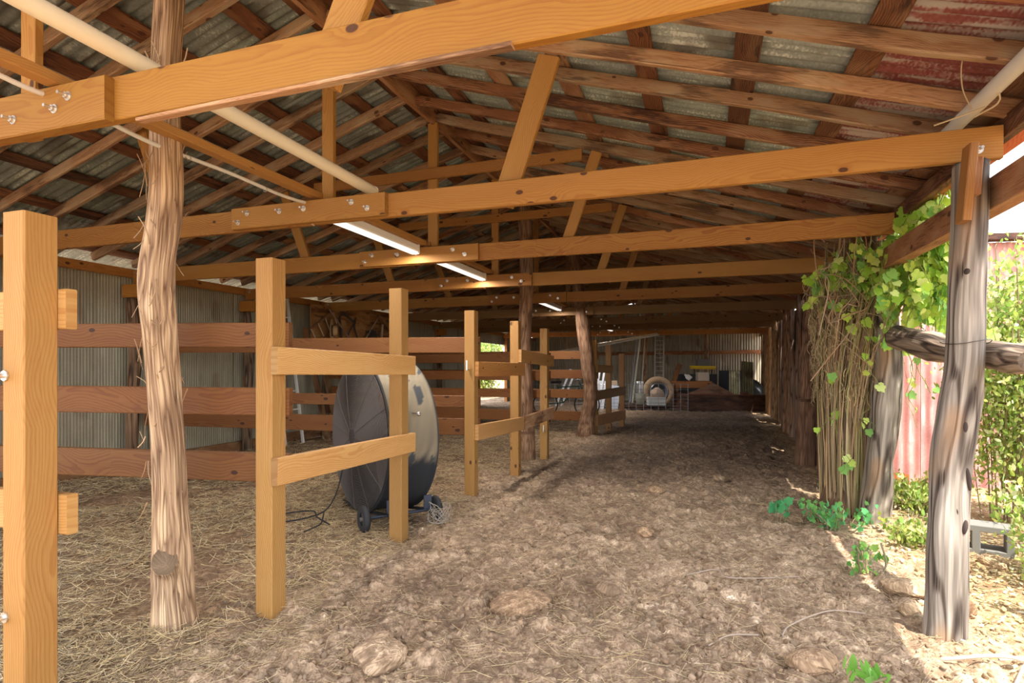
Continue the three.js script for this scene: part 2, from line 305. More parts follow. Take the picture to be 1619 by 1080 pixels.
// ---------------------------------------------------------------- roof: rafters, purlins, sheets
const RIDGE = -2.45, RY = 3.71, EY = 2.51, ZF = 0.1, ZB = -21.6;
const eaveR = z => 1.43 + Math.max(0, -z - 6) * 0.035, eaveL = () => -6.33;
const tintRafter = [0.72, 0.69, 0.62];
const roof = structure('roof', [RIDGE, RY, ZF]);
reseed(500);
for (let i = 0, z = 0.09; z > ZB; i++, z -= 0.42) {
  const a = [RIDGE + 0.02, RY + rr(-0.015, 0.015), z + rr(-0.03, 0.03)], far = z < -9, o = { n: far ? 3 : 7, wob: far ? 0.01 : 0.012, c: 0.006 };
  const rm = () => rnd() < 0.72 ? M.rough : M.brown;
  let m = rm(); board(roof, 'rafter', a, [eaveR(z), EY + rr(-0.015, 0.015), z + rr(-0.04, 0.04)], 0.085, 0.042, m, vary(m === M.rough ? tintRafter : [1.25, 1.1, 0.95], 0.16), o);
  m = rm(); board(roof, 'rafter', [RIDGE - 0.02, a[1], a[2] + 0.05], [eaveL(z), EY + rr(-0.015, 0.015), z + 0.05 + rr(-0.05, 0.05)], 0.085, 0.046, m, vary(m === M.rough ? tintRafter : [1.25, 1.1, 0.95], 0.16), { ...o, round: rnd() < 0.35 ? 0.3 : 0 });
}
board(roof, 'ridge_board', [RIDGE, RY + 0.0, ZF], [RIDGE, RY + 0.0, ZB], 0.19, 0.04, M.rough, [0.8, 0.6, 0.44], { n: 30, wob: 0.008 });
const SEG = [[ZF, -6], [-6, -11], [-11, -16], [-16, ZB]];
for (const f of [0.03, 0.116, 0.258, 0.4, 0.546, 0.688, 0.822, 0.985]) for (const side of [1, -1]) for (const [z0, z1] of SEG) {
  const e = z => side > 0 ? eaveR(z) : eaveL(z), x = z => lerp(RIDGE, e(z), f), y = lerp(RY, EY, f) + 0.062;
  const nx = side * (RY - EY) / 3.9, up = [side * Math.cos(Math.atan(nx * side)), -Math.sin(Math.atan(nx * side)), 0];
  board(roof, 'purlin', [x(z0), y, z0], [x(z1), y, z1], rr(0.125, 0.15), 0.024, rnd() < 0.75 ? M.brown : M.rough, vary([0.7, 0.54, 0.42], 0.2), { n: 8, wob: 0.006, up });
}
for (let i = 0, z = ZF; z > ZB; i++, z -= 0.81) for (const side of [1, -1]) {
  const z1 = Math.max(ZB, z - 0.84), e = q => side > 0 ? eaveR(q) + 0.14 : eaveL(q) - 0.38, ye = q => { const E = side > 0 ? eaveR(q) : eaveL(q); return lerp(RY, EY, (e(q) - RIDGE) / (E - RIDGE)) + 0.09; }, lift = (i % 2) * 0.004;
  const n = V(side * (RY - EY) / 3.9, 1, 0).normalize(), xm = q => lerp(RIDGE, e(q), 0.82), ym = q => lerp(RY + 0.09, ye(q), 0.82);
  const up0 = V(RIDGE, RY + 0.09 + lift, z), up1 = V(RIDGE, RY + 0.09 + lift, z1), m0 = V(xm(z), ym(z) + lift, z), m1 = V(xm(z1), ym(z1) + lift, z1);
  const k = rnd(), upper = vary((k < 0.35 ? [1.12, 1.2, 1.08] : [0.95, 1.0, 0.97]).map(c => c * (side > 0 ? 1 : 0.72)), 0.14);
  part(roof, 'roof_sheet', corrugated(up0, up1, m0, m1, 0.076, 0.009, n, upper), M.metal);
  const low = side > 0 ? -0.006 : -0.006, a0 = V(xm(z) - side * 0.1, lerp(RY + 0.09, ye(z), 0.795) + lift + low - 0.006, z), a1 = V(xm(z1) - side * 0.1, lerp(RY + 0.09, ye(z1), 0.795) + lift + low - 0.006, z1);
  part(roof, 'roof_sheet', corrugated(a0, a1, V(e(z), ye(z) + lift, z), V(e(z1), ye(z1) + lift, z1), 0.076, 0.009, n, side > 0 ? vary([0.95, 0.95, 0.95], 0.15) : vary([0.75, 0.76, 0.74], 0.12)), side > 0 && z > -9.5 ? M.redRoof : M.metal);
}

// ---------------------------------------------------------------- walls
const wallSheetTint = [0.86, 0.81, 0.7];
reseed(620);
const wallLeft = structure('wall_left', [-6.42, 0, -1.2]);
for (let z = -1.2; z > ZB; z -= 0.66) {
  if (z < -15.7 && z > -18.1) { part(wallLeft, 'wall_sheet', corrugated(V(-6.42, 2.06, z), V(-6.42, 2.06, z - 0.68), V(-6.42, 2.44, z), V(-6.42, 2.44, z - 0.68), 0.034, 0.0045, V(1, 0, 0), vary(wallSheetTint)), M.wallMetal); continue; }
  const off = rr(0, 0.012), lo = rr(0.02, 0.1);
  part(wallLeft, 'wall_sheet', corrugated(V(-6.42 + off, lo, z), V(-6.42 + off, lo, z - 0.68), V(-6.42 + off, 2.44, z), V(-6.42 + off, 2.44, z - 0.68), 0.034, 0.0045, V(1, 0, 0), vary(wallSheetTint)), M.wallMetal);
}
board(wallLeft, 'top_plate', [-6.33, 2.4, -1.2], [-6.33, 2.4, -11], 0.1, 0.05, M.pine, [0.55, 0.32, 0.12], { n: 8, wob: 0.006 });
board(wallLeft, 'top_plate', [-6.33, 2.4, -11], [-6.33, 2.4, ZB], 0.1, 0.05, M.pine, [0.5, 0.3, 0.12], { n: 8, wob: 0.006 });
board(wallLeft, 'base_board', [-6.35, 0.16, -1.2], [-6.33, 0.17, -9.5], 0.16, 0.04, M.rough, [0.5, 0.4, 0.28], { n: 8, wob: 0.01 });
board(wallLeft, 'opening_jamb', [-6.34, 0, -15.7], [-6.34, 2.4, -15.7], 0.1, 0.08, M.knotty, [0.6, 0.4, 0.18]);
board(wallLeft, 'opening_jamb', [-6.34, 0, -18.2], [-6.34, 2.4, -18.2], 0.1, 0.08, M.knotty, [0.6, 0.36, 0.14]);
board(wallLeft, 'opening_rail', [-6.32, 1.62, -15.7], [-6.32, 1.62, -18.2], 0.12, 0.04, M.rough, [0.5, 0.4, 0.3]);
const wallBack = structure('wall_back', [-2, 0, ZB]);
for (let x = -6.42; x < 2.1; x += 0.7) {
  const yt = q => q < RIDGE ? lerp(EY, RY, (q + 6.33) / 3.88) + 0.06 : lerp(RY, EY, (q - RIDGE) / (eaveR(ZB) - RIDGE)) + 0.06, x1 = Math.min(2.12, x + 0.72), off = rr(0, 0.012);
  part(wallBack, 'wall_sheet', corrugated(V(x, -0.05, ZB + off), V(x1, -0.05, ZB + off), V(x, yt(x), ZB + off), V(x1, yt(x1), ZB + off), 0.085, 0.014, V(0, 0, 1), vary([0.95, 0.84, 0.72], 0.06)), M.wallMetal);
}
board(wallBack, 'girt', [-1.5, 1.82, ZB + 0.06], [2.05, 1.85, ZB + 0.06], 0.13, 0.05, M.rough, [0.75, 0.48, 0.3], { n: 6, wob: 0.01 });
board(wallBack, 'girt', [-6.3, 1.8, ZB + 0.06], [-1.6, 1.82, ZB + 0.06], 0.12, 0.05, M.rough, [0.6, 0.42, 0.28], { n: 6, wob: 0.01 });
part(wallBack, 'wall_post', logGeo([[0.1, -0.2, ZB + 0.14, 0.08], [0.1, 1.4, ZB + 0.14, 0.075], [0.11, 2.85, ZB + 0.14, 0.07]], [1, 0.72, 0.5], { rows: 30 }), M.silver);
part(wallBack, 'wall_post', logGeo([[-2.0, -0.2, ZB + 0.4, 0.09], [-2.05, 1.4, ZB + 0.4, 0.075], [-1.95, 3.3, ZB + 0.3, 0.07]], [0.9, 0.62, 0.42], { rows: 30 }), M.bark);
part(wallBack, 'wall_post', logGeo([[-4.2, -0.2, ZB + 0.14, 0.08], [-4.2, 1.4, ZB + 0.14, 0.075], [-4.2, 2.9, ZB + 0.14, 0.07]], [0.8, 0.6, 0.42], { rows: 30 }), M.silver);
// right side beyond the vines: a close row of cedar stakes, with planks and scrap sheets outside them
const wallRight = structure('wall_right', [1.6, 0, -8]);
reseed(640);
for (let i = 0, z = -7.2; z > -21.2; i++, z -= rr(0.36, 0.56)) {
  const x = eaveR(z) - 0.05 + rr(-0.04, 0.04), r = rr(0.05, 0.085), ln = rr(-0.1, 0.1), warm = z < -14;
  part(wallRight, 'cedar_stake', logGeo([[x + ln * 0.5, -0.2, z, r * 1.25], [x, 1.2, z + ln, r], [x + rr(-0.05, 0.05), 2.45, z + ln * 1.2, r * 0.85]], vary(warm ? [1.0, 0.72, 0.44] : [0.75, 0.52, 0.4], 0.15), { rows: 26, seg: 14 }), rnd() < 0.5 ? M.silver : M.bark);
}
for (const [y, z0, z1] of [[0.45, -6.9, -12], [0.95, -7, -12.5], [1.42, -6.8, -13], [1.45, -13, -21], [0.8, -12.5, -21]]) board(wallRight, 'slab_rail', [eaveR(z0) + 0.055, y, z0], [eaveR(z1) + 0.055, y, z1], 0.15, 0.04, M.rough, [0.34, 0.26, 0.22], { n: 6, wob: 0.02 });
for (let z = -6.2; z > -21; z -= z > -14 ? rr(0.24, 0.31) : rr(0.3, 0.42)) { if (rnd() < (z > -14 ? 0.04 : 0.25)) continue; const x = eaveR(z) + 0.1; board(wallRight, 'slab_board', [x, 0.02, z], [x + rr(-0.01, 0.01), rr(2.34, 2.46), z + rr(-0.03, 0.03)], rr(0.34, 0.42), 0.025, M.rough, vary([0.3, 0.25, 0.22], 0.2), { up: [0, 0, 1], n: 3, wob: 0.01 }); }
board(wallRight, 'eave_plate', [1.37, 2.44, -0.4], [1.37, 2.44, -6.4], 0.1, 0.05, M.brown, [0.7, 0.6, 0.55], { n: 8, wob: 0.008 });
board(wallRight, 'eave_plate', [1.37, 2.44, -6.4], [eaveR(ZB) - 0.05, 2.44, ZB], 0.1, 0.05, M.brown, [0.55, 0.5, 0.45], { n: 8, wob: 0.008 });
board(wallRight, 'red_fascia', [1.53, 2.515, -0.3], [1.53, 2.515, -7.0], 0.09, 0.025, M.rough, [1.05, 0.4, 0.27], { n: 8, wob: 0.006 });
board(wallRight, 'red_soffit', [1.47, 2.46, -0.3], [1.47, 2.46, -7.0], 0.02, 0.15, M.rough, [1.05, 0.4, 0.27], { n: 8, wob: 0.006 });

// ---------------------------------------------------------------- trusses
const bolt = () => { const g = merge([turned(new THREE.CylinderGeometry(0.019, 0.019, 0.004, 12), [0, 0, 0.002], [Math.PI / 2, 0, 0]), turned(new THREE.CylinderGeometry(0.013, 0.013, 0.012, 6), [0, 0, 0.01], [Math.PI / 2, 0, 0]), turned(new THREE.CylinderGeometry(0.007, 0.007, 0.03, 8), [0, 0, 0.028], [Math.PI / 2, 0, 0])]); return paint(g, [0.75, 0.75, 0.72]); };
const boltGeo = bolt();
function putBolt(parent, x, y, z) { const m = new THREE.Mesh(boltGeo, M.steel); m.position.set(x, y, z); return hang(parent, 'bolt', m); }
const Z = [-1.66, -3.28, -4.88, -6.59, -8.4, -10.6, -12.93, -14.97, -17.8];
const trussLabels = [
  'nearest roof truss, its wide ochre chord crossing the top of the photo',
  'second roof truss back, resting on the near grey cedar post at the eave',
  'third roof truss back, with a white light fitting ending against its splice plate',
  'fourth roof truss back, second white light fitting ending just before it',
  'fifth roof truss back, between the second and third white light fittings',
  'sixth roof truss back, level with the leaning cedar ridge post',
  'seventh roof truss back, dull brown chord above the far stalls',
  'eighth roof truss back, dark chord just before the bright last one',
  'farthest roof truss, orange lit chord above the junk at the barn end'];
reseed(700);
Z.forEach((z, i) => {
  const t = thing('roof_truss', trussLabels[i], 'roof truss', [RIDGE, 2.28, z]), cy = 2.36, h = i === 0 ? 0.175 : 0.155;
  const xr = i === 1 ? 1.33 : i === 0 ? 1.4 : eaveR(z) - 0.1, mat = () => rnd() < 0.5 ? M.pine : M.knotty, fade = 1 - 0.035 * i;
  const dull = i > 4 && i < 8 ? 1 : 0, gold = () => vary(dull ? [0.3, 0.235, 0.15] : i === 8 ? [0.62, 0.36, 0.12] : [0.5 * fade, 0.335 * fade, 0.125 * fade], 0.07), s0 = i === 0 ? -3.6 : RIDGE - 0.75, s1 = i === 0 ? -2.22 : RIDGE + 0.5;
  if (i === 0) {
    board(t, 'chord', [-6.3, cy - 0.01, z + 0.041], [s1, cy, z + 0.041], h, 0.04, M.pine, [0.41, 0.26, 0.06], { n: 3, wob: 0.003 });
    board(t, 'chord', [s0, cy + 0.01, z], [xr, cy + 0.012, z], h, 0.04, M.pine, [0.45, 0.28, 0.055], { n: 3, wob: 0.003 });
    for (const [x, y] of [[-2.42, 0.03], [-2.5, -0.01], [-2.75, -0.02], [-3.2, 0.03], [-3.3, -0.03]]) putBolt(t, x, cy + y, z + 0.06);
    board(t, 'batten_strip', [-2.1, cy - 0.09, z + 0.01], [-0.55, cy - 0.085, z + 0.02], 0.014, 0.035, M.rough, [0.95, 0.85, 0.72], { n: 4, wob: 0.004, c: 0.002 });
  } else {
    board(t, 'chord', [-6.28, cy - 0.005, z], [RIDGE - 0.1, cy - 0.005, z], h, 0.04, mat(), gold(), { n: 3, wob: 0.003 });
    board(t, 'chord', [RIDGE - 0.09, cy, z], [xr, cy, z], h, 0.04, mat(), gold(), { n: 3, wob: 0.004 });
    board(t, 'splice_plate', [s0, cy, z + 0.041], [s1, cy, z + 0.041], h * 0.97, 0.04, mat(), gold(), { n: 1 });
    for (const [x, y] of [[0.06, -0.03], [0.14, 0.03], [0.42, 0.02], [0.62, 0.02], [1.0, 0.03], [1.12, -0.02]]) putBolt(t, s0 + x, cy + y, z + 0.061);
    putBolt(t, -6.2, cy + 0.03, z + 0.021); 
  }
  const wide = i < 2 ? 0.14 : 0.095, zb = z - 0.041;
  board(t, 'king_post', [i === 0 ? -2.8 : RIDGE, 2.3, zb], [i === 0 ? -2.8 : RIDGE, 3.63, zb], i === 2 ? 0.1 : 0.09, 0.038, mat(), gold());
  for (const s of [1, -1]) {
    const x0 = s > 0 ? -1.18 : -3.86, x1 = s > 0 ? -0.88 : -4.2;
    board(t, 'diagonal_brace', [x0 - (i === 0 ? 0.1 : 0), 2.3, zb - 0.0], [x1, 3.17, zb - 0.0], s > 0 ? wide : 0.1, 0.038, mat(), gold());
  }
  if (i >= 2) board(t, 'collar_tie', [RIDGE - 1.32, 3.13, z], [RIDGE + 1.45, 3.15, z], 0.1, 0.038, M.knotty, gold());
});

// ---------------------------------------------------------------- posts under the roof
reseed(800);
{
  const t = thing('cedar_post', 'near shaggy cedar post with a sawn limb stub at its foot', 'post', [-2.57, 0, -2.19]);
  part(t, 'trunk', logGeo([[-2.53, -0.15, -2.19, 0.12], [-2.54, 0.12, -2.19, 0.1], [-2.56, 0.45, -2.19, 0.085], [-2.59, 0.9, -2.19, 0.078], [-2.64, 1.4, -2.19, 0.08], [-2.66, 1.75, -2.19, 0.084], [-2.60, 2.2, -2.19, 0.076], [-2.61, 2.7, -2.19, 0.07], [-2.58, 3.2, -2.19, 0.066], [-2.52, 3.62, -2.19, 0.06]], [1.0, 0.88, 0.74], { seg: 44, rows: 150, ridge: 0.2, lump: 0.1 }), M.bark);
  part(t, 'limb_stub', logGeo([[-2.49, -0.1, -2.13, 0.075], [-2.505, 0.14, -2.125, 0.062], [-2.51, 0.27, -2.12, 0.06], [-2.485, 0.36, -2.085, 0.056]], [1.05, 0.95, 0.82], { seg: 24, rows: 26, ridge: 0.25 }), M.bark);
  { const g = t.children[1].geometry, q = g.attributes.position, c = g.attributes.color, n = q.count; for (let k = 0; k < n; k++) { const w = sst(0.1, 0.34, q.getY(k)); q.setY(k, q.getY(k) - w * 0.95 * ((q.getX(k) + 2.49) * 0.76 + (q.getZ(k) + 2.09) * 0.64)); } c.setXYZ(n - 1, 1.5, 1.4, 1.25); g.computeVertexNormals(); }
  const strips = [];
  for (let i = 0; i < 90; i++) {
    const y = rr(0.5, 2.9), a = rr(0, 6.28), r = 0.075, x = -2.62 + 0.03 * Math.cos(y * 2), l = rr(0.05, 0.16), out = rr(0.015, 0.05), d = rnd() < 0.6 ? -1 : 1;
    strips.push(tube([[x + Math.cos(a) * r, y, -2.19 + Math.sin(a) * r], [x + Math.cos(a) * (r + out * 0.4), y + d * l * 0.5, -2.19 + Math.sin(a) * (r + out * 0.4)], [x + Math.cos(a + 0.2) * (r + out), y + d * l, -2.19 + Math.sin(a + 0.2) * (r + out)]], rr(0.0015, 0.004), vary([0.42, 0.28, 0.16], 0.3), 4, 4));
  }
  stuff(part(t, 'bark_strips', merge(strips), M.matt));
}
{
  let t = thing('cedar_post', 'thick cedar ridge post standing behind the middle stall fronts', 'post', [-2.4, 0, -7.73]);
  part(t, 'trunk', logGeo([[-2.38, -0.15, -7.75, 0.13], [-2.4, 0.6, -7.75, 0.115], [-2.42, 1.6, -7.75, 0.105], [-2.38, 2.6, -7.75, 0.1], [-2.42, 3.64, -7.75, 0.09]], [0.62, 0.47, 0.38], { rows: 70, seg: 30 }), M.bark);
  t = thing('cedar_post', 'leaning cedar ridge post with a flared foot by the far stall corner', 'post', [-2.06, 0, -10.6]);
  part(t, 'trunk', logGeo([[-2.1, -0.15, -10.55, 0.22], [-2.08, 0.25, -10.6, 0.15], [-2.02, 0.8, -10.6, 0.13], [-2.08, 1.5, -10.6, 0.12], [-2.2, 2.4, -10.6, 0.12], [-2.36, 3.64, -10.6, 0.1]], [0.6, 0.44, 0.35], { rows: 70, seg: 30, lump: 0.2 }), M.bark);
}
const wp = [[-3.28, 'out'], [-4.85], [-6.6], [-8.4], [-10.6], [-12.93]];
wp.forEach(([z], i) => {
  if (i === 0) return;                                  // stands outside the frame
  const t = thing('wall_post', ['crooked cedar post against the grey metal wall, hidden behind the near square post', 'crooked cedar post with a block on top, left of the shaggy cedar post', 'cedar post with a block on top, right of the shaggy cedar post', 'cedar wall post beside the hanging tools', 'cedar wall post behind the fan and stall rails', 'farthest cedar post against the long metal wall'][i], 'post', [-6.27, 0, z]);
  part(t, 'trunk', logGeo([[-6.22, -0.1, z + 0.05, 0.075], [-6.25, 0.8, z + 0.02, 0.065], [-6.27, 1.5, z - 0.03, 0.068], [-6.29, 2.1, z, 0.06]], vary([0.72, 0.52, 0.36]), { rows: 40, seg: 20 }), M.silver);
  board(t, 'bearing_block', [-6.35, 2.18, z + 0.02], [i === 3 || i === 4 ? -6.19 : -6.08, 2.18, z + 0.02], 0.15, 0.1, M.pine, [0.62, 0.38, 0.12]);
});
// grey eave posts on the open side
{
  let t = thing('eave_post', 'tall grey weathered cedar post at the sunny right edge of the barn', 'post', [1.12, 0, -3.28]);
  part(t, 'trunk', logGeo([[1.09, -0.2, -3.28, 0.1], [1.11, 0.05, -3.28, 0.09], [1.12, 0.5, -3.28, 0.082], [1.14, 0.95, -3.28, 0.092], [1.185, 1.3, -3.28, 0.083], [1.2, 1.75, -3.28, 0.078], [1.225, 2.28, -3.30, 0.075]], [0.74, 0.72, 0.7], { seg: 48, rows: 150, ridge: 0.2, lump: 0.13 }), M.silver);
  const holes = [];
  for (const [y, x, l] of [[0.78, 1.175, 0.1], [0.62, 1.13, 0.08], [0.55, 1.16, 0.06], [1.02, 1.16, 0.05], [1.2, 1.2, 0.035], [1.62, 1.215, 0.03], [1.75, 1.17, 0.025], [1.9, 1.2, 0.03]])
    holes.push(turned(paint(new THREE.IcosahedronGeometry(1, 2), [0.05, 0.035, 0.03]), [x, y, -3.28 + 0.074 - Math.abs(x - 1.16) * 0.35], [0, 0, rr(-0.2, 0.2)], [0.012, l * 0.6, 0.016]));
  part(t, 'knot_holes', merge(holes), M.matt);
  part(t, 'tie_wire', tube(Array.from({ length: 14 }, (_, k) => { const a = k / 13 * 6.28; return [1.19 + Math.cos(a) * 0.098, 1.42 + 0.01 * Math.sin(a * 2), -3.28 + Math.sin(a) * 0.098]; }), 0.002, [0.1, 0.09, 0.08], 40, 5), M.steel);
  t = thing('eave_post', 'grey forked cedar post beside the hanging dry vines', 'post', [1.4, 0, -5.5]);
  part(t, 'trunk', logGeo([[1.36, -0.2, -5.5, 0.125], [1.38, 0.3, -5.5, 0.1], [1.43, 0.8, -5.5, 0.1], [1.46, 1.3, -5.5, 0.11], [1.44, 1.75, -5.5, 0.09], [1.4, 2.35, -5.5, 0.075]], [0.68, 0.64, 0.6], { seg: 40, rows: 110, ridge: 0.24, lump: 0.16 }), M.silver);
  t = thing('eave_post', 'dark leaning cedar post just left of the vine curtain', 'post', [1.42, 0, -7.4]);
  part(t, 'trunk', logGeo([[1.3, -0.2, -8.5, 0.15], [1.33, 0.8, -8.5, 0.12], [1.36, 1.6, -8.5, 0.11], [1.38, 2.36, -8.5, 0.1]], [0.5, 0.36, 0.3], { rows: 60 }), M.bark);
}
solo('log_rail', logGeo([[1.42, 1.52, -5.05, 0.085], [1.4, 1.46, -4.5, 0.085], [1.38, 1.38, -3.9, 0.075], [1.36, 1.35, -3.28, 0.07], [1.35, 1.33, -3.02, 0.065]], [0.72, 0.6, 0.5], { rows: 60, seg: 26, ridge: 0.3, lump: 0.2 }), M.silver, [1.4, 1.33, -4], 'weathered log tied horizontally behind the tall grey post', 'log');
solo('eave_beam', boardWorld([1.33, 2.14, -2.0], [1.36, 2.13, -5.6], 0.155, 0.09, [0.72, 0.55, 0.42], { n: 10, wob: 0.006 }), M.rough, [1.33, 2.06, -3.8], 'dark timber beam running past the tall grey post at the open eave', 'beam');
{
  const t = thing('prop_block', 'short offcut boards nailed between truss end and tall grey post', 'wood block', [1.13, 2.0, -3.2]);
  board(t, 'upright_cleat', [1.135, 1.97, -3.155], [1.165, 2.32, -3.155], 0.035, 0.09, M.pine, [0.42, 0.27, 0.14]); board(t, 'backing_block', [1.18, 2.1, -3.19], [1.19, 2.27, -3.19], 0.06, 0.05, M.rough, [0.7, 0.5, 0.38]);
  putBolt(t, 1.235, 2.33, -3.26);
}
{
  const p = solo('eave_pipe', rod([1.215, 2.545, -0.9], [1.2, 2.51, -3.95], 0.034, [0.62, 0.58, 0.5], 18), M.plain, [1.2, 2.5, -2.4], 'dusty grey pipe tied along under the right eave', 'pipe');
  const t = tube([[1.16, 2.55, -2.62], [1.2, 2.6, -2.62], [1.245, 2.54, -2.6], [1.23, 2.47, -2.58], [1.25, 2.45, -2.5], [1.36, 2.42, -2.35], [1.48, 2.36, -2.2]], 0.014, [0.55, 0.48, 0.36], 40, 8);
  solo('hose_loop', t, M.matt, [1.3, 2.4, -2.4], 'pale old hose looped round the grey pipe at the eave', 'hose');
  const w = merge([tube([[1.2, 2.47, -3.1], [1.12, 2.45, -3.12], [1.02, 2.43, -3.15]], 0.004, [0.5, 0.38, 0.22], 10, 5), tube([[1.22, 2.49, -3.05], [1.18, 2.55, -3.0], [1.22, 2.46, -3.02], [1.16, 2.43, -3.1]], 0.004, [0.5, 0.38, 0.22], 16, 5)]);
  solo('loose_wire', tube([[1.05, 2.68, -2.85], [1.04, 2.6, -2.9], [1.07, 2.52, -2.98], [1.14, 2.46, -3.08]], 0.003, [0.4, 0.3, 0.18], 16, 5), M.matt, [1.05, 2.5, -2.9], 'curl of rusty wire hanging between rafters near the eave pipe', 'wire');
  solo('twine', w, M.matt, [1.15, 2.45, -3.1], 'frayed baling twine knotted round the grey eave pipe', 'twine');
}

// ---------------------------------------------------------------- electrics along the ridge line and the white pipe
solo('white_pipe', merge([rod([-2.2, 2.56, -0.7], [-2.16, 2.515, -3.42], 0.036, [0.86, 0.77, 0.58], 24), turned(paint(new THREE.TorusGeometry(0.034, 0.005, 8, 24), [0.9, 0.72, 0.5]), [-2.16, 2.515, -3.42])]), M.gloss, [-2.18, 2.5, -2], 'long cream plastic pipe laid across the first two truss chords', 'pipe');
{
  const B = 2.475;
  solo('light_batten', merge([boardWorld([-2.52, B, -0.8], [-2.52, B, -4.85], 0.045, 0.07, [0.56, 0.38, 0.18], { n: 10, wob: 0.006 }), boardWorld([-2.5, B, -4.87], [-2.48, B, -17.6], 0.04, 0.07, [0.5, 0.34, 0.16], { n: 10, wob: 0.006 })]), M.pine, [-2.52, B, -4], 'pine batten carrying lights and cable along the middle of the barn', 'batten');
  const cab = (z0, z1, sag) => { const p = []; for (let k = 0; k <= 10; k++) { const f = k / 10; p.push([-2.57, B - 0.035 - sag * Math.sin(f * Math.PI) - 0.012 * Math.sin(f * 9), lerp(z0, z1, f)]); } return tube(p, 0.011, [0.72, 0.71, 0.66], 40, 8); };
  const c = thing('power_cable', 'pale grey cable sagging along the pine light batten', 'cable', [-2.57, B, -3]);
  part(c, 'cable_run', cab(-0.8, -1.7, 0.015), M.gloss); part(c, 'cable_run', cab(-1.72, -3.32, 0.04), M.gloss); part(c, 'cable_run', cab(-4.78, -5.1, 0.02), M.gloss); part(c, 'cable_run', cab(-6.52, -6.8, 0.02), M.gloss);
  for (const z of [-2.3, -2.85]) part(c, 'cable_clip', turned(paint(new THREE.TorusGeometry(0.013, 0.0025, 6, 14), [0.5, 0.5, 0.48]), [-2.57, B - 0.075, z]), M.steel);
  const lights = ['white strip light fitting nearest the camera under the pine batten', 'second white strip light fitting, before the fourth truss', 'third strip light fitting, far and dim above the stalls', 'farthest strip light fitting before the last truss'];
  [[-3.34, -4.76], [-5.1, -6.48], [-9.0, -10.4], [-15.4, -16.8]].forEach(([z0, z1], i) => {
    const t = thing('strip_light', lights[i], 'light', [-2.56, B - 0.1, (z0 + z1) / 2]);
    part(t, 'housing', boardWorld([-2.57, B - 0.06, z0], [-2.57, B - 0.06, z1], 0.075, 0.1, [0.86, 0.86, 0.84], { c: 0.014 }), M.gloss);
    part(t, 'diffuser', boardWorld([-2.57, B - 0.1, z0 + 0.03], [-2.57, B - 0.1, z1 - 0.03], 0.02, 0.08, [0.9, 0.9, 0.88], { c: 0.006 }), LIT);
    const L = new THREE.RectAreaLight(new THREE.Color(1, 0.94, 0.88), TUBE, 0.08, 1.36); L.name = numbered('strip_light_glow'); L.position.set(0.0 - 0.01, 0.0 - 0.012, 0); L.rotation.x = -Math.PI / 2; t.add(L);
    part(t, 'end_cap', boardWorld([-2.57, B - 0.064, z1 - 0.001], [-2.57, B - 0.064, z1 - 0.014], 0.085, 0.105, [0.84, 0.84, 0.82], { c: 0.004 }), M.gloss);
  });
}

// ---------------------------------------------------------------- stalls
const postTint = () => vary([0.5, 0.37, 0.195], 0.06), railTint = () => vary([0.27, 0.15, 0.058], 0.14);
const postAt = (t, x, z, top, tint = postTint(), w = 0.108, nm = 'post') => board(t, nm, [x, -0.2, z], [x, top, z], w, w, M.pine, tint, { c: 0.005, up: [1, 0, 0] });
reseed(900);
function divider(label, x, z, top, rails, wallZ, mat = M.knotty) {
  const t = thing('stall_divider', label, 'stall divider', [x, 0, z]); postAt(t, x, z, top);
  for (const [y, h, y2] of rails) { const xe = -6.15; board(t, 'rail', [x + 0.065, y, z - 0.078], [xe, y2 ?? y, wallZ], h, 0.04, mat, railTint(), { n: 3, wob: 0.003 }); }
  return t;
}
{ // nearest post at the left edge of the photo; its rails run out of the frame
  const t = thing('stall_divider', 'thick square post at the left edge of the photo with two board ends', 'stall divider', [-2.3, 0, -1.42]);
  postAt(t, -2.345, -1.42, 1.86, [0.5, 0.345, 0.155], 0.115);
  for (const [y, h] of [[1.52, 0.15], [0.75, 0.15]]) board(t, 'rail', [-2.25, y, -1.5], [-6.1, y, -1.35], h, 0.042, M.pine, [0.62, 0.46, 0.26], { n: 2, wob: 0.003, ends: 1.05 });
  for (const y of [1.27, 0.4]) { part(t, 'hinge_pin', merge([rod([-2.385, y, -1.362], [-2.385, y, -1.30], 0.009, [0.75, 0.75, 0.72]), rod([-2.385, y - 0.005, -1.31], [-2.385, y + 0.05, -1.31], 0.011, [0.75, 0.75, 0.72]), rod([-2.385, y, -1.362], [-2.385, y, -1.356], 0.02, [0.7, 0.7, 0.68])]), M.steel); }
}
divider('first full stall divider, square post and three brown rails behind the shaggy cedar post', -2.19, -2.47, 1.875, [[1.475, 0.135, 1.5], [1.115, 0.15, 1.135], [0.755, 0.155, 0.79]], -1.75);
divider('second stall divider, its post with a bolt stands right of the big fan', -2.22, -5.31, 1.87, [[1.53, 0.16, 1.55], [0.95, 0.12, 0.97], [0.69, 0.17, 0.72]], -4.92);
divider('third stall divider, its post carries the bent lower board of the middle front', -2.145, -7.82, 1.85, [[1.44, 0.14], [1.18, 0.14], [0.92, 0.12], [0.6, 0.16]], -8.3);
divider('fourth stall divider, yellow post beside the cedar with the flared foot', -1.97, -10.75, 1.82, [[1.54, 0.16], [1.17, 0.17], [0.79, 0.17], [0.36, 0.18]], -10.75);
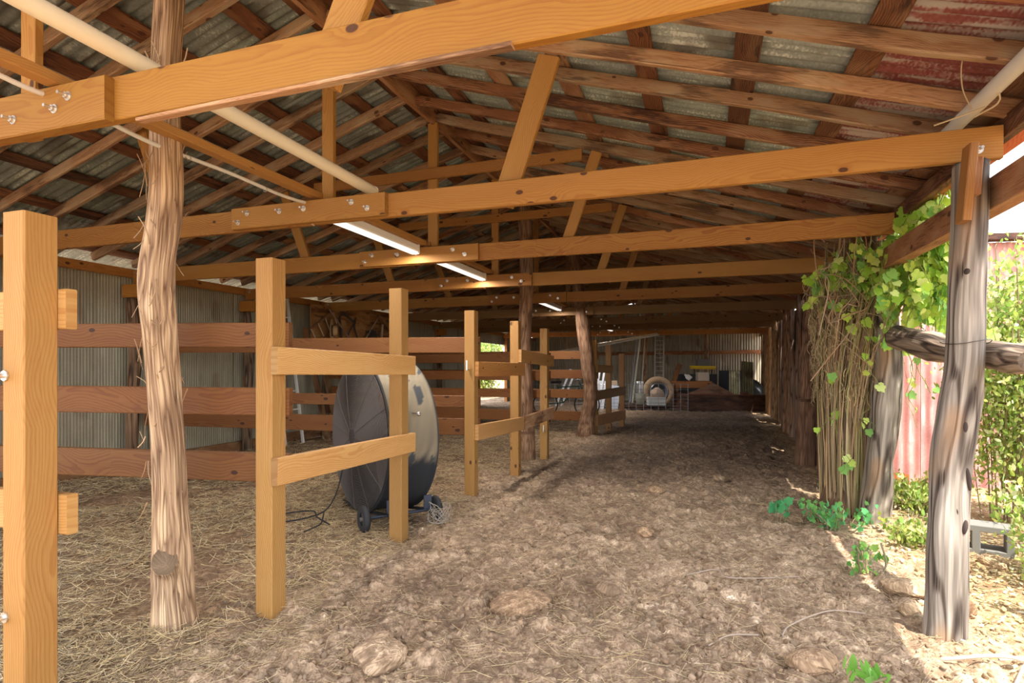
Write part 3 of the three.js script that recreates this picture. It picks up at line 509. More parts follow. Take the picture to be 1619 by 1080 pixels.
{
  let t = thing('fence_panel', 'near stall front of one post and two pale boards before the big fan', 'stall front', [-2.21, 0, -3.85]);
  postAt(t, -2.215, -3.86, 1.9);
  board(t, 'front_board', [-2.115, 1.335, -2.41], [-2.14, 1.315, -3.95], 0.145, 0.042, M.pine, [0.85, 0.68, 0.46], { up: [0, 1, 0], ends: 0.55 }); board(t, 'front_board', [-2.115, 0.755, -2.41], [-2.14, 0.72, -3.95], 0.145, 0.042, M.pine, [0.82, 0.62, 0.4], { ends: 0.5 });
  t = thing('fence_panel', 'middle stall front with short boards stepping up at its slim post', 'stall front', [-2.16, 0, -6.57]);
  postAt(t, -2.165, -6.57, 1.86);
  board(t, 'front_board', [-2.145, 1.285, -5.27], [-2.09, 1.275, -6.64], 0.15, 0.04, M.knotty, [0.75, 0.52, 0.29]); board(t, 'front_board', [-2.088, 1.44, -6.5], [-2.06, 1.39, -7.95], 0.155, 0.04, M.pine, [0.66, 0.5, 0.3]);
  board(t, 'front_board', [-2.145, 0.65, -5.27], [-2.09, 0.62, -6.62], 0.155, 0.04, M.pine, [0.75, 0.56, 0.38]); board(t, 'front_board', [-2.09, 0.62, -6.625], [-2.06, 0.65, -7.95], 0.16, 0.04, M.rough, [1.15, 1.0, 0.85]);
  t = thing('fence_panel', 'farthest stall front of two dull posts and three boards', 'stall front', [-1.83, 0, -12]);
  postAt(t, -1.83, -11.6, 1.75, [0.42, 0.31, 0.21]); postAt(t, -1.68, -12.45, 1.6, [0.5, 0.36, 0.26]);
  board(t, 'front_board', [-1.91, 1.28, -10.68], [-1.77, 1.26, -11.68], 0.15, 0.04, M.pine, [0.5, 0.37, 0.2]); board(t, 'front_board', [-1.91, 0.77, -10.68], [-1.62, 0.8, -12.5], 0.18, 0.04, M.pine, [0.34, 0.25, 0.18]); board(t, 'front_board', [-1.91, 0.3, -10.68], [-1.62, 0.28, -12.5], 0.2, 0.04, M.pine, [0.55, 0.38, 0.28]);
  for (const [y, z, x] of [[1.3, -5.255, -2.22], [0.42, -7.77, -2.13]]) solo('gate_bolt', merge([rod([x, y - 0.02, z], [x, y - 0.02, z + 0.07], 0.009, [0.8, 0.8, 0.76]), rod([x, y - 0.025, z + 0.065], [x, y + 0.07, z + 0.065], 0.011, [0.85, 0.85, 0.8])]), M.steel, [x, y, z + 0.03], z > -6 ? 'galvanised gate pin on the post right of the big fan' : 'galvanised gate pin low on the third divider post', 'bolt');
}

// ---------------------------------------------------------------- big drum fan on wheels
{
  const C = V(-2.87, 0.7, -4.31), ax = V(0.58, 0, -0.817).normalize(), R = 0.655, D = 0.43;
  const t = thing('drum_fan', 'big dusty drum fan on wheels behind the near stall front', 'fan', [C.x, 0, C.z]);
  const place2 = g => { const m = new THREE.Object3D(); m.quaternion.setFromUnitVectors(V(0, 1, 0), ax); m.position.copy(C); m.updateMatrix(); return g.applyMatrix4(m.matrix); };  // local y = axis, 0 front
  const shell = new THREE.LatheGeometry([[R - 0.02, 0.0], [R + 0.006, -0.004], [R + 0.014, 0.006], [R + 0.006, 0.016], ...Array.from({ length: 22 }, (_, k) => { const f = k / 21; return [R - 0.004 - 0.008 * Math.sin(f * Math.PI), lerp(0.03, D - 0.03, f)]; }), [R + 0.01, D - 0.02], [R + 0.016, D - 0.006], [R + 0.006, D + 0.004], [R - 0.02, D], [R - 0.03, D - 0.04], [R - 0.035, D * 0.5], [R - 0.02, 0]].map(p => new THREE.Vector2(...p)), 200);
  place2(shell); { const p = shell.attributes.position, c = new Float32Array(p.count * 3); for (let i = 0; i < p.count; i++) { const y = p.getY(i), q = 0.5 * noise(p.getX(i) * 9, y * 3 + p.getZ(i) * 9) + 0.5 * noise(p.getX(i) * 30 + 9, y * 9 + p.getZ(i) * 30), k = sst(0.5, 0.62, y + 0.12 * (q - 0.5)), rim = Math.abs(V(p.getX(i), y, p.getZ(i)).sub(C).dot(ax)); const e = rim < 0.012 || rim > D - 0.008 ? 0.12 : 1; const d = q > 0.74 ? [0.06, 0.065, 0.07] : [0.2 + 0.1 * q, 0.165 + 0.085 * q, 0.11 + 0.06 * q]; for (let j = 0; j < 3; j++) c[3 * i + j] = lerp([0.022, 0.024, 0.028][j], d[j], k * e * (0.75 + 0.25 * q)); } shell.setAttribute('color', new THREE.BufferAttribute(c, 3)); }
  part(t, 'drum_shell', shell, M.matt);
  for (const [y, nm] of [[-0.012, 'front_grille'], [D + 0.012, 'rear_grille']]) {
    const gs = []; for (let r = 0.07; r < R; r += 0.0125) { const g = new THREE.TorusGeometry(r, 0.0028, 4, 72); g.rotateX(Math.PI / 2); g.translate(0, y + (y < 0 ? -1 : 1) * 0.05 * (1 - (r / R) ** 2), 0); gs.push(paint(g, [0.135, 0.115, 0.105])); }
    for (let k = 0; k < 12; k++) { const a = k / 12 * 6.283; const pts = [0.06, 0.25, 0.45, R].map(r => [Math.cos(a) * r, y + (y < 0 ? -1 : 1) * (0.05 * (1 - (r / R) ** 2) + 0.003), Math.sin(a) * r]); gs.push(tube(pts, 0.0024, [0.13, 0.115, 0.105], 8, 5)); }
    gs.push(turned(lathe([[0, 0.006], [0.06, 0.004], [0.072, 0], [0.06, -0.004], [0, -0.006]], [0.06, 0.05, 0.05]), [0, y + (y < 0 ? -0.05 : 0.05), 0]));
    stuff(part(t, nm, place2(merge(gs)), M.plain));
  }
  for (let k = 0; k < 4; k++) {
    const g = new THREE.PlaneGeometry(0.5, 0.26, 10, 6), p = g.attributes.position; for (let i = 0; i < p.count; i++) { const x = p.getX(i) + 0.33, y = p.getY(i) * (0.6 + 0.6 * (x / 0.6)), tw = 0.9 - 0.9 * x; p.setXYZ(i, x, D * 0.5 + y * Math.sin(tw), y * Math.cos(tw)); }
    g.rotateY(k * Math.PI / 2 + 0.5); g.computeVertexNormals(); const b = place2(paint(g, [0.11, 0.1, 0.095])); part(t, 'fan_blade', b, std({ side: THREE.DoubleSide, roughness: 0.6 }));
  }
  part(t, 'motor', place2(lathe([[0, 0.12], [0.08, 0.13], [0.1, 0.16], [0.1, D - 0.08], [0.07, D - 0.03], [0, D - 0.02]], [0.06, 0.055, 0.05])), M.plain);
  const wheelC = [V(-2.55, 0.09, -3.95), V(-2.2, 0.09, -4.4)], dir = wheelC[1].clone().sub(wheelC[0]).normalize();
  wheelC.forEach((w, k) => {
    const o = w.clone().addScaledVector(dir, k ? 0.03 : -0.03), m = new THREE.Object3D(); m.quaternion.setFromUnitVectors(V(0, 1, 0), dir); m.position.copy(o); m.updateMatrix();
    const wh = part(t, 'wheel', lathe([[0.05, -0.02], [0.09, -0.026], [0.106, -0.016], [0.11, 0], [0.106, 0.016], [0.09, 0.026], [0.05, 0.02], [0.05, -0.02]], [0.03, 0.03, 0.032], 40).applyMatrix4(m.matrix), M.plain);
    const hub = [lathe([[0.0, -0.03], [0.018, -0.03], [0.02, 0.03], [0, 0.03]], [0.12, 0.11, 0.1], 16)]; for (let s = 0; s < 6; s++) hub.push(rod([0, 0, 0], [Math.cos(s * 1.047) * 0.06, 0, Math.sin(s * 1.047) * 0.06], 0.008, [0.09, 0.085, 0.08], 6)); 
    part(wh, 'hub', merge(hub).applyMatrix4(m.matrix), M.plain);
  });
  part(t, 'axle', rod(wheelC[0].toArray(), wheelC[1].toArray(), 0.013, [0.03, 0.04, 0.06]), M.gloss);
  for (const f of [0.28, 0.86]) { const p = wheelC[0].clone().lerp(wheelC[1], f), q = p.clone().addScaledVector(dir, 0.07); part(t, 'bracket_plate', boardWorld([p.x, 0.15, p.z], [q.x, 0.15, q.z], 0.13, 0.012, [0.045, 0.055, 0.08], { c: 0.003 }), M.gloss); }
  const perp = V(0.817, 0, 0.58); for (const f of [0.1, 0.9]) { const p = C.clone().addScaledVector(ax, D * f), a = p.clone().addScaledVector(perp, 0.5), b = p.clone().addScaledVector(perp, -0.5); part(t, 'stand_bar', tube([[a.x, 0.1, a.z], [p.x, 0.035, p.z], [b.x, 0.03, b.z]], 0.014, [0.03, 0.035, 0.04], 14, 8), M.gloss); }
  { const p = C.clone().addScaledVector(ax, D * 0.5).addScaledVector(perp, R + 0.012); part(t, 'tilt_knob', merge([rod([p.x - 0.1, 0.93, p.z - 0.08], [p.x + 0.02, 0.93, p.z], 0.006, [0.3, 0.3, 0.3]), turned(paint(new THREE.SphereGeometry(0.018, 14, 10), [0.5, 0.47, 0.42]), [p.x + 0.03, 0.925, p.z])]), M.steel); }
  const coil = []; reseed(31); for (let k = 0; k < 16; k++) { const q = rr(0, 6), R1 = rr(0.05, 0.11), cy = rr(0.04, 0.12); coil.push(tube(Array.from({ length: 9 }, (_, j) => [-2.1 + R1 * 0.8 * Math.cos(q + j * 0.7) + rr(-0.02, 0.02), Math.max(0.02, cy + R1 * 0.7 * Math.sin(q * 2 + j * 0.8) + rr(-0.02, 0.02)), -4.32 + R1 * Math.sin(q + j * 0.7) + rr(-0.02, 0.02)]), 0.0028, vary([0.36, 0.31, 0.25], 0.25), 26, 4)); }
  solo('tangled_twine', merge(coil), M.matt, [-2.13, 0.02, -4.3], 'tangle of pale twine heaped on the right wheel of the fan', 'twine');
  solo('extension_lead', merge([tube([[-2.95, 0.45, -4.2], [-2.98, 0.2, -4.12], [-3.0, 0.1, -4.0], [-3.15, 0.06, -3.8], [-3.3, 0.07, -3.65]], 0.006, [0.012, 0.012, 0.014], 30, 6), tube([[-3.0, 0.1, -4.0], [-2.9, 0.09, -3.85], [-2.85, 0.07, -3.75], [-2.88, 0.05, -3.6]], 0.006, [0.012, 0.012, 0.014], 20, 6), tube([[-3.35, 0.075, -3.9], [-3.1, 0.1, -3.98], [-2.95, 0.09, -3.85], [-2.8, 0.06, -3.8]], 0.006, [0.012, 0.012, 0.014], 20, 6)]), M.plain, [-3, 0.05, -3.9], 'black power cord trailing over the straw left of the fan', 'cord');
}


// ---------------------------------------------------------------- tools hung on the long wall
{
  const X = -6.15, wall = (z, y, o = 0.03) => [X + o, y, z];
  const t = thing('tool_board', 'rough plywood backing on the grey wall behind the hanging old tools', 'board', [X, 1.6, -9.4]);
  [[-7.85, -8.62, 2.36], [-8.64, -9.6, 2.4], [-9.62, -10.9, 2.36]].forEach(([a, b, top], i) => board(t, 'plank', [X - 0.005 * i, (1.5 + top) / 2, a], [X - 0.005 * i, (1.5 + top) / 2, b], top - 1.5, 0.02, M.rough, vary([0.78, 0.6, 0.32], 0.1), { n: 3, wob: 0.004 }));
  board(t, 'cleat', [X + 0.0, 1.95, -7.72], [X + 0.02, 1.4, -7.74], 0.1, 0.04, M.rough, [0.45, 0.33, 0.2], { up: [0, 0, 1] });
  const wood = [0.52, 0.4, 0.27], dark = [0.07, 0.055, 0.045];
  const L = thing('wooden_rack', 'small wooden ladder rack hung slanting left of the straw hat', 'rack', wall(-8.1, 1.85));
  part(L, 'side_rail', boardWorld(wall(-7.78, 1.93, 0.05), wall(-8.4, 2.28, 0.05), 0.035, 0.025, wood), M.rough); part(L, 'side_rail', boardWorld(wall(-7.95, 1.72, 0.05), wall(-8.5, 2.08, 0.05), 0.035, 0.025, wood), M.rough);
  for (const f of [0, 0.3, 0.6, 0.95]) part(L, 'rung', rod(wall(lerp(-7.78, -8.4, f), lerp(1.93, 2.28, f), 0.06), wall(lerp(-7.95, -8.5, f), lerp(1.72, 2.08, f), 0.06), 0.011, wood), M.matt);
  const hat = thing('straw_hat', 'round straw hat hanging on the tool board', 'hat', wall(-8.28, 1.93, 0.06));
  const hm = new THREE.Object3D(); hm.rotation.z = -Math.PI / 2; hm.rotation.y = 0.5; hm.position.set(...wall(-8.28, 1.93, 0.08)); hm.updateMatrix();
  part(hat, 'brim', lathe([[0.09, 0.005], [0.15, 0], [0.2, 0.012], [0.205, 0.018], [0.15, 0.008], [0.09, 0.012]], [0.6, 0.43, 0.22], 40).applyMatrix4(hm.matrix), M.matt); part(hat, 'crown', lathe([[0, 0.11], [0.05, 0.112], [0.08, 0.095], [0.095, 0.01]], [0.58, 0.4, 0.2], 32).applyMatrix4(hm.matrix), M.matt); part(hat, 'hat_band', lathe([[0.094, 0.014], [0.097, 0.015], [0.093, 0.045], [0.09, 0.044]], [0.12, 0.08, 0.05], 32).applyMatrix4(hm.matrix), M.matt);
  solo('long_handle', rod(wall(-8.25, 2.3, 0.07), wall(-8.95, 1.72, 0.07), 0.016, [0.3, 0.21, 0.14]), M.matt, wall(-8.6, 1.7, 0.07), 'long dark tool handle leaning right of the straw hat', 'tool handle');
  const y = thing('harness_hames', 'pair of dark bent wooden harness pieces on the tool board', 'harness', wall(-8.8, 1.8));
  part(y, 'bent_bar', tube([wall(-8.62, 1.8, 0.05), wall(-8.6, 2.0, 0.05), wall(-8.58, 2.2, 0.05), wall(-8.66, 2.26, 0.06), wall(-8.85, 2.2, 0.05), wall(-9.05, 2.12, 0.05)], 0.02, dark, 24, 8), M.matt); part(y, 'bent_bar', tube([wall(-9.06, 2.22, 0.05), wall(-9.0, 2.05, 0.06), wall(-9.1, 1.85, 0.05), wall(-9.12, 1.7, 0.05)], 0.018, dark, 20, 8), M.matt); part(y, 'strap', tube([wall(-9.0, 2.1, 0.05), wall(-8.85, 1.95, 0.06), wall(-8.75, 1.75, 0.05)], 0.014, dark, 14, 6), M.matt);
  const f = thing('pitchfork', 'pitchfork with upturned tines propped behind the top rail', 'pitchfork', wall(-9.5, 1.6));
  part(f, 'handle', rod(wall(-9.15, 1.66, 0.08), wall(-9.75, 2.25, 0.08), 0.015, [0.4, 0.29, 0.19]), M.matt); for (let k = 0; k < 5; k++) part(f, 'tine', tube([wall(-9.5, 1.88, 0.06), wall(-9.42 - k * 0.075, 1.84, 0.08), wall(-9.44 - k * 0.07, 1.68, 0.09)], 0.006, [0.2, 0.18, 0.16], 10, 5), M.steel);
  { reseed(41); const g = []; for (let k = 0; k < 60; k++) { const a = rr(-0.22, 0.22), b = rr(-0.1, 0.1); g.push(tube([wall(-9.6 + a, 1.93 + b, 0.06), wall(-9.6 + a * 0.5 + rr(-0.1, 0.1), 1.95 + rr(-0.08, 0.08), 0.1), wall(-9.6 + rr(-0.25, 0.25), 1.93 + rr(-0.1, 0.1), 0.07)], 0.004, dark, 6, 4)); } stuff(solo('wire_coil', merge(g), M.matt, wall(-9.6, 1.85, 0.05), 'dark tangled wire bundle beside the pitchfork on the tool board', 'wire')); }
  const m = thing('mattock', 'mattock with a pale wooden handle hung on the tool board', 'mattock', wall(-10, 1.7));
  part(m, 'handle', rod(wall(-9.98, 2.2, 0.06), wall(-9.9, 1.6, 0.06), 0.022, [0.5, 0.4, 0.28]), M.matt); part(m, 'head', boardWorld(wall(-9.78, 2.32, 0.06), wall(-10.22, 2.02, 0.06), 0.05, 0.03, [0.42, 0.34, 0.24], { n: 4, wob: 0.008 }), M.rough);
  const h = thing('hammer', 'hammer with an orange handle hanging at the right end of the tool board', 'hammer', wall(-10.3, 1.9));
  part(h, 'handle', boardWorld(wall(-10.28, 2.22, 0.05), wall(-10.3, 1.86, 0.05), 0.045, 0.025, [0.75, 0.4, 0.08]), M.pine); part(h, 'head', rod(wall(-10.17, 2.25, 0.05), wall(-10.4, 2.24, 0.05), 0.03, [0.16, 0.1, 0.07], 10), M.matt);
  solo('wooden_box', boardWorld([-6.2, 1.72, -10.45], [-6.2, 1.72, -10.75], 0.26, 0.16, [0.62, 0.48, 0.24]), M.pine, [-6.2, 1.6, -10.6], 'plain pale wooden box on the wall right of the hanging tools', 'box');
  const w = thing('metal_ladder', 'white metal ladder leaning against the grey wall left of the tools', 'ladder', [-6.2, 0.1, -7.4]);
  for (const z of [-7.1, -7.5]) part(w, 'side_rail', boardWorld([-6.02, 0.1, z], [-6.3, 2.42, z + 0.04], 0.05, 0.025, [0.7, 0.7, 0.66]), M.gloss); for (let k = 0; k < 8; k++) part(w, 'rung', rod([-6.05 - 0.035 * k, 0.35 + 0.29 * k, -7.1], [-6.05 - 0.035 * k, 0.35 + 0.29 * k, -7.5], 0.012, [0.7, 0.7, 0.66]), M.gloss);
  const p = thing('hanging_pail', 'pale blue dented pail hung mouth outwards between the stall rails', 'pail', [-4.9, 0.95, -8.6]);
  const pm = new THREE.Object3D(); pm.position.set(-5.1, 1.1, -8.2); pm.rotation.set(0.5, 0.4, -1.25); pm.updateMatrix();
  part(p, 'pail_body', lathe([[0, -0.2], [0.11, -0.2], [0.14, 0.08], [0.148, 0.085], [0.146, 0.09], [0.132, 0.08], [0.104, -0.19], [0, -0.19]], [0.34, 0.42, 0.42], 30).applyMatrix4(pm.matrix), M.gloss); part(p, 'pail_handle', tube([[-5.22, 1.2, -8.15], [-5.3, 1.3, -8.25], [-5.28, 1.36, -8.38]], 0.006, [0.3, 0.3, 0.3], 10, 5), M.steel);
  for (const [i, z] of [[0, -7.9], [1, -8.15], [2, -8.75], [3, -9.3]]) solo('leaning_plank', boardWorld([-5.85 + 0.05 * i, 0.08, z], [-6.25, 1.45 + 0.03 * i, z - 0.1], 0.14, 0.025, [0.42 - 0.04 * i, 0.34, 0.24], { n: 4, wob: 0.01, up: [0, 0, 1] }), M.rough, [-6, 0.1, z], ['grey plank leaning on the wall left of the pail', 'weathered plank leaning just beside the pail', 'brown plank leaning on the wall right of the pail', 'short plank leaning on the wall behind the big fan'][i], 'plank');
}

// ---------------------------------------------------------------- junk at the far end
{
  const cp = thing('cattle_panel', 'grey wire cattle panel fencing off the junk at the far end', 'wire panel', [-1.7, 0.05, -16.4]);
  const A = V(-4.6, 0.03, -15.5), B = V(-0.42, 0.03, -16.95), at = (f, y) => [lerp(A.x, B.x, f), y, lerp(A.z, B.z, f)];
  for (const y of [0.05, 0.12, 0.2, 0.29, 0.4, 0.53, 0.67, 0.82]) part(cp, 'wire', rod(at(0, y), at(1, y), 0.006, [0.42, 0.44, 0.5], 6), M.steel);
  for (let k = 0; k <= 21; k++) part(cp, 'wire', rod(at(k / 21, 0), at(k / 21, 0.84), 0.006, [0.42, 0.44, 0.5], 6), M.steel);
  const bin = thing('stock_tank', 'long dark trough with sloping plank lid at the far end', 'trough', [0.7, 0.05, -17.5]);
  const u = V(0.948, 0, -0.319), P = (f, dep, y) => { const p = V(-0.42, y, -17.06).addScaledVector(u, f * 2.26).add(V(-0.319, 0, -0.948).multiplyScalar(dep)); return p.toArray(); };
  board(bin, 'front_side', P(0, 0, 0.29), P(1, 0, 0.26), 0.5, 0.03, M.brown, [0.42, 0.36, 0.36], { n: 5, wob: 0.008 }); board(bin, 'end_side', P(0, 0, 0.29), P(0, 1.3, 0.29), 0.5, 0.03, M.brown, [0.5, 0.4, 0.4]); board(bin, 'back_side', P(0, 1.3, 0.3), P(1, 1.3, 0.3), 0.5, 0.03, M.brown, [0.5, 0.4, 0.4]); board(bin, 'rim_strip', P(0, -0.02, 0.53), P(1, -0.02, 0.5), 0.03, 0.04, M.brown, [0.75, 0.55, 0.6]);
  { const A = V(...P(0.0, 0.03, 0.55)), C = V(...P(0.6, 0.1, 0.54)), B = V(...P(0.5, 1.2, 0.83)), nrm = B.clone().sub(A).cross(C.clone().sub(A)).normalize().multiplyScalar(0.018);
    for (let k = 0; k < 5; k++) { const f0 = k / 5 + 0.006, f1 = (k + 1) / 5, q = [A.clone().lerp(B, f0), C.clone().lerp(B, f0), C.clone().lerp(B, f1), A.clone().lerp(B, f1)], g = [...q, ...q.map(v => v.clone().add(nrm))], F = [[0, 1, 2, 3], [7, 6, 5, 4], [0, 4, 5, 1], [1, 5, 6, 2], [2, 6, 7, 3], [3, 7, 4, 0]], pos = [], uv = [], col = [], c = vary([0.5, 0.38, 0.33], 0.08);
      for (const f of F) for (const n of [0, 1, 2, 0, 2, 3]) { const v = g[f[n]]; pos.push(v.x, v.y, v.z); uv.push(v.x / 2.5 + k * 0.3, v.z / 2 + 0.3); col.push(...c); } part(bin, 'lid_plank', geomFrom(pos, uv, col), M.rough); } }
  const sheet = (a, b, top, lab, tint) => { const s = V(...b).sub(V(...a)), n = V(-s.z, 0, s.x).normalize(); if (n.z < 0) n.negate(); solo('metal_sheet', corrugated(V(...a), V(...b), V(a[0], top, a[2] - 0.12), V(b[0], top - 0.03, b[2] - 0.12), 0.076, 0.011, n, tint), M.metal, a, lab, 'metal sheet'); };
  sheet([0.74, 0.12, -18.6], [1.06, 0.12, -18.72], 1.22, 'shorter yellowish corrugated sheet standing in the dark far corner', [0.9, 0.82, 0.5]); sheet([1.14, 0.12, -19.5], [1.5, 0.12, -19.6], 1.5, 'taller yellowish corrugated sheet standing in the dark far corner', [0.75, 0.7, 0.42]);
  solo('galvanised_tub', turned(lathe([[0.38, -0.2], [0.46, 0.12], [0.475, 0.13], [0.47, 0.14], [0.45, 0.13], [0.37, -0.19], [0, -0.2], [0.38, -0.2]], [0.5, 0.52, 0.52], 36), [1.36, 0.46, -19.75], [1.1, 0, 0.2]), M.steel, [1.36, 0.1, -19.75], 'grey tub tipped on edge beside the far right wall', 'tub');
  const ring = thing('tan_ring', 'big tan ring with a silver arched liner behind the wire panel', 'ring', [-1.33, 0.08, -18.0]);
  const rm = new THREE.Object3D(); rm.position.set(-1.33, 0.55, -18.05); rm.rotation.y = 0.32; rm.updateMatrix(); const ringPath = (r, w) => new THREE.LatheGeometry([[r - w, -0.1], [r, -0.12], [r + 0.03, 0], [r, 0.12], [r - w, 0.1], [r - w, -0.1]].map(p => new THREE.Vector2(...p)), 48).rotateX(Math.PI / 2);
  part(ring, 'outer_ring', paint(ringPath(0.45, 0.15), [0.55, 0.38, 0.24]).applyMatrix4(rm.matrix), M.matt); part(ring, 'liner', paint(ringPath(0.28, 0.03), [0.55, 0.56, 0.58]).applyMatrix4(rm.matrix), M.steel);
  part(ring, 'back_plate', turned(paint(new THREE.CylinderGeometry(0.27, 0.27, 0.03, 36), [0.12, 0.13, 0.14]), [0, 0, 0], [Math.PI / 2, 0, 0]).applyMatrix4(rm.matrix.clone().multiply(new THREE.Matrix4().makeTranslation(0, 0, -0.08))), M.plain);
  solo('milk_can', turned(lathe([[0, 0], [0.105, 0], [0.11, 0.01], [0.108, 0.06], [0.112, 0.065], [0.108, 0.07], [0.108, 0.3], [0.112, 0.305], [0.108, 0.312], [0.108, 0.36], [0.1, 0.37], [0, 0.37]], [0.72, 0.74, 0.74], 30), [-1.8, 0.52, -17.33]), M.steel, [-1.8, 0.52, -17.33], 'shiny metal canister standing left of the tan ring', 'canister');
  solo('plastic_pail', turned(lathe([[0, 0], [0.12, 0], [0.15, 0.3], [0.16, 0.31], [0.15, 0.32], [0.14, 0.3], [0.11, 0.02], [0, 0.02]], [0.5, 0.52, 0.42], 28), [-1.79, 0.2, -17.3]), M.plain, [-1.79, 0.2, -17.3], 'pale plastic pail under the shiny canister', 'pail');
  solo('low_bench', boardWorld([-2.2, 0.13, -17.15], [-1.0, 0.13, -17.5], 0.1, 0.5, [0.3, 0.25, 0.2]), M.brown, [-1.7, 0.08, -17.3], 'low dark plank platform behind the wire panel', 'platform');
  const cr = thing('plastic_crate', 'white plastic crate holding a brown sack behind the wire panel', 'crate', [-1.28, 0.18, -17.2]);
  for (const [a, b] of [[[-1.52, 0.31, -17.0], [-1.06, 0.31, -17.16]], [[-1.6, 0.31, -17.25], [-1.14, 0.31, -17.41]], [[-1.52, 0.31, -17.0], [-1.6, 0.31, -17.25]], [[-1.06, 0.31, -17.16], [-1.14, 0.31, -17.41]]]) part(cr, 'side_panel', boardWorld(a, b, 0.24, 0.015, [0.62, 0.64, 0.62]), M.plain);
  { const g = new THREE.IcosahedronGeometry(1, 4), p = g.attributes.position; for (let i = 0; i < p.count; i++) { const k = 1 + 0.25 * (fbm(p.getX(i) * 2 + 5, p.getY(i) * 2 + p.getZ(i), 2) - 0.5); p.setXYZ(i, p.getX(i) * k * 0.2, p.getY(i) * k * 0.2, p.getZ(i) * k * 0.13); } g.computeVertexNormals(); solo('feed_sack', turned(paint(g, [0.5, 0.37, 0.28]), [-1.3, 0.5, -17.2], [0, 0.3, 0]), M.matt, [-1.3, 0.4, -17.2], 'slumped brown sack standing in the white crate', 'sack'); }
  const tb = thing('work_table', 'wooden table under the yellow edged cabinet at the far end', 'table', [-0.37, 0.1, -18.9]);
  board(tb, 'table_top', [-0.9, 0.84, -18.7], [0.16, 0.84, -19.06], 0.05, 0.6, M.pine, [0.5, 0.26, 0.12]); board(tb, 'apron', [-0.84, 0.74, -18.4], [0.12, 0.74, -18.74], 0.16, 0.03, M.pine, [0.46, 0.25, 0.13]); for (const [x, z] of [[-0.9, -18.5], [0.08, -18.85], [-0.8, -18.95], [0.2, -19.25]]) board(tb, 'leg', [x, 0, z], [x, 0.82, z], 0.07, 0.07, M.pine, [0.4, 0.24, 0.13]);
  solo('cardboard_box', boardWorld([-0.2, 1.01, -18.95], [0.13, 1.01, -19.06], 0.27, 0.25, [0.62, 0.52, 0.4]), M.matt, [-0.05, 0.87, -19], 'pale cardboard box standing on the far work table', 'box');
  solo('plastic_jug', turned(lathe([[0, 0], [0.07, 0], [0.08, 0.02], [0.08, 0.14], [0.03, 0.2], [0.03, 0.24], [0, 0.24]], [0.75, 0.75, 0.7], 20), [-0.38, 0.93, -18.85], [0, 0, 0.9]), M.plain, [-0.42, 0.87, -18.85], 'small white jug lying on the far work table', 'jug');
  const sh = thing('wall_shelf', 'shelf with bright yellow edges on the back wall above the table', 'shelf', [-0.05, 1.2, -20.6]);
  board(sh, 'shelf_edge', [-0.42, 1.33, -20.4], [0.36, 1.31, -20.66], 0.06, 0.25, M.plain, [1.0, 0.72, 0.03]); board(sh, 'shelf_edge', [-0.4, 1.27, -20.4], [0.34, 1.25, -20.66], 0.045, 0.22, M.plain, [0.85, 0.58, 0.03]); board(sh, 'bracket', [-0.3, 0.9, -20.7], [-0.3, 1.28, -20.6], 0.04, 0.04, M.rough, [0.3, 0.25, 0.2]); board(sh, 'bracket', [0.26, 0.9, -20.85], [0.26, 1.28, -20.75], 0.04, 0.04, M.rough, [0.3, 0.25, 0.2]);
  solo('old_radio', boardWorld([-0.22, 1.46, -20.5], [0.2, 1.46, -20.62], 0.22, 0.16, [0.2, 0.19, 0.17]), M.plain, [0, 1.36, -20.6], 'dark boxy case on the yellow edged shelf', 'case');
  [[-2.1, 2.6, -20.5, -2.25, 0.1, -19.3, 0.03, [0.75, 0.73, 0.6]], [-1.95, 2.6, -20.6, -2.02, 0.1, -19.7, 0.022, [0.55, 0.52, 0.42]], [-2.25, 2.4, -20.7, -2.4, 0.1, -19.9, 0.028, [0.4, 0.42, 0.44]]].forEach((q, i) => solo('standing_pipe', rod([q[0], q[1], q[2]], [q[3], q[4], q[5]], q[6], q[7], 12), M.gloss, [q[3], 0.1, q[5]], ['brightest of the pale pipes standing against the back wall', 'thin tan pipe standing right of the bright one', 'grey pipe standing left of the bright one at the back wall'][i], 'pipe'));
  const al = thing('aluminium_ladder', 'narrow grey ladder standing upright against the back wall', 'ladder', [-1.52, 0.1, -20.9]);
  for (const x of [-1.66, -1.36]) part(al, 'side_rail', boardWorld([x, 0.1, -20.8], [x, 2.7, -21.3], 0.05, 0.03, [0.5, 0.5, 0.44]), M.gloss); for (let k = 0; k < 16; k++) part(al, 'rung', rod([-1.66, 0.25 + 0.155 * k, -20.83 - 0.03 * k], [-1.36, 0.25 + 0.155 * k, -20.83 - 0.03 * k], 0.018, [0.5, 0.5, 0.44], 6), M.gloss);
  solo('leaning_board', boardWorld([-1.1, 0.3, -19.3], [-0.75, 1.4, -19.6], 0.16, 0.03, [0.5, 0.33, 0.2]), M.rough, [-1.1, 0.3, -19.3], 'brown board leaning between tan ring and work table', 'board');
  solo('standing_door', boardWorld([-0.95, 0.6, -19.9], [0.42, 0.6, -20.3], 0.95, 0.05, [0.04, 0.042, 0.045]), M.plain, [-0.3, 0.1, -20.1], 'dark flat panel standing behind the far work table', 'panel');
  solo('dark_sheet', boardWorld([0.5, 0.7, -20.7], [1.6, 0.7, -21.0], 1.0, 0.05, [0.035, 0.04, 0.05]), M.plain, [1.1, 0.1, -20.8], 'dark flat panel in the far right corner', 'panel');
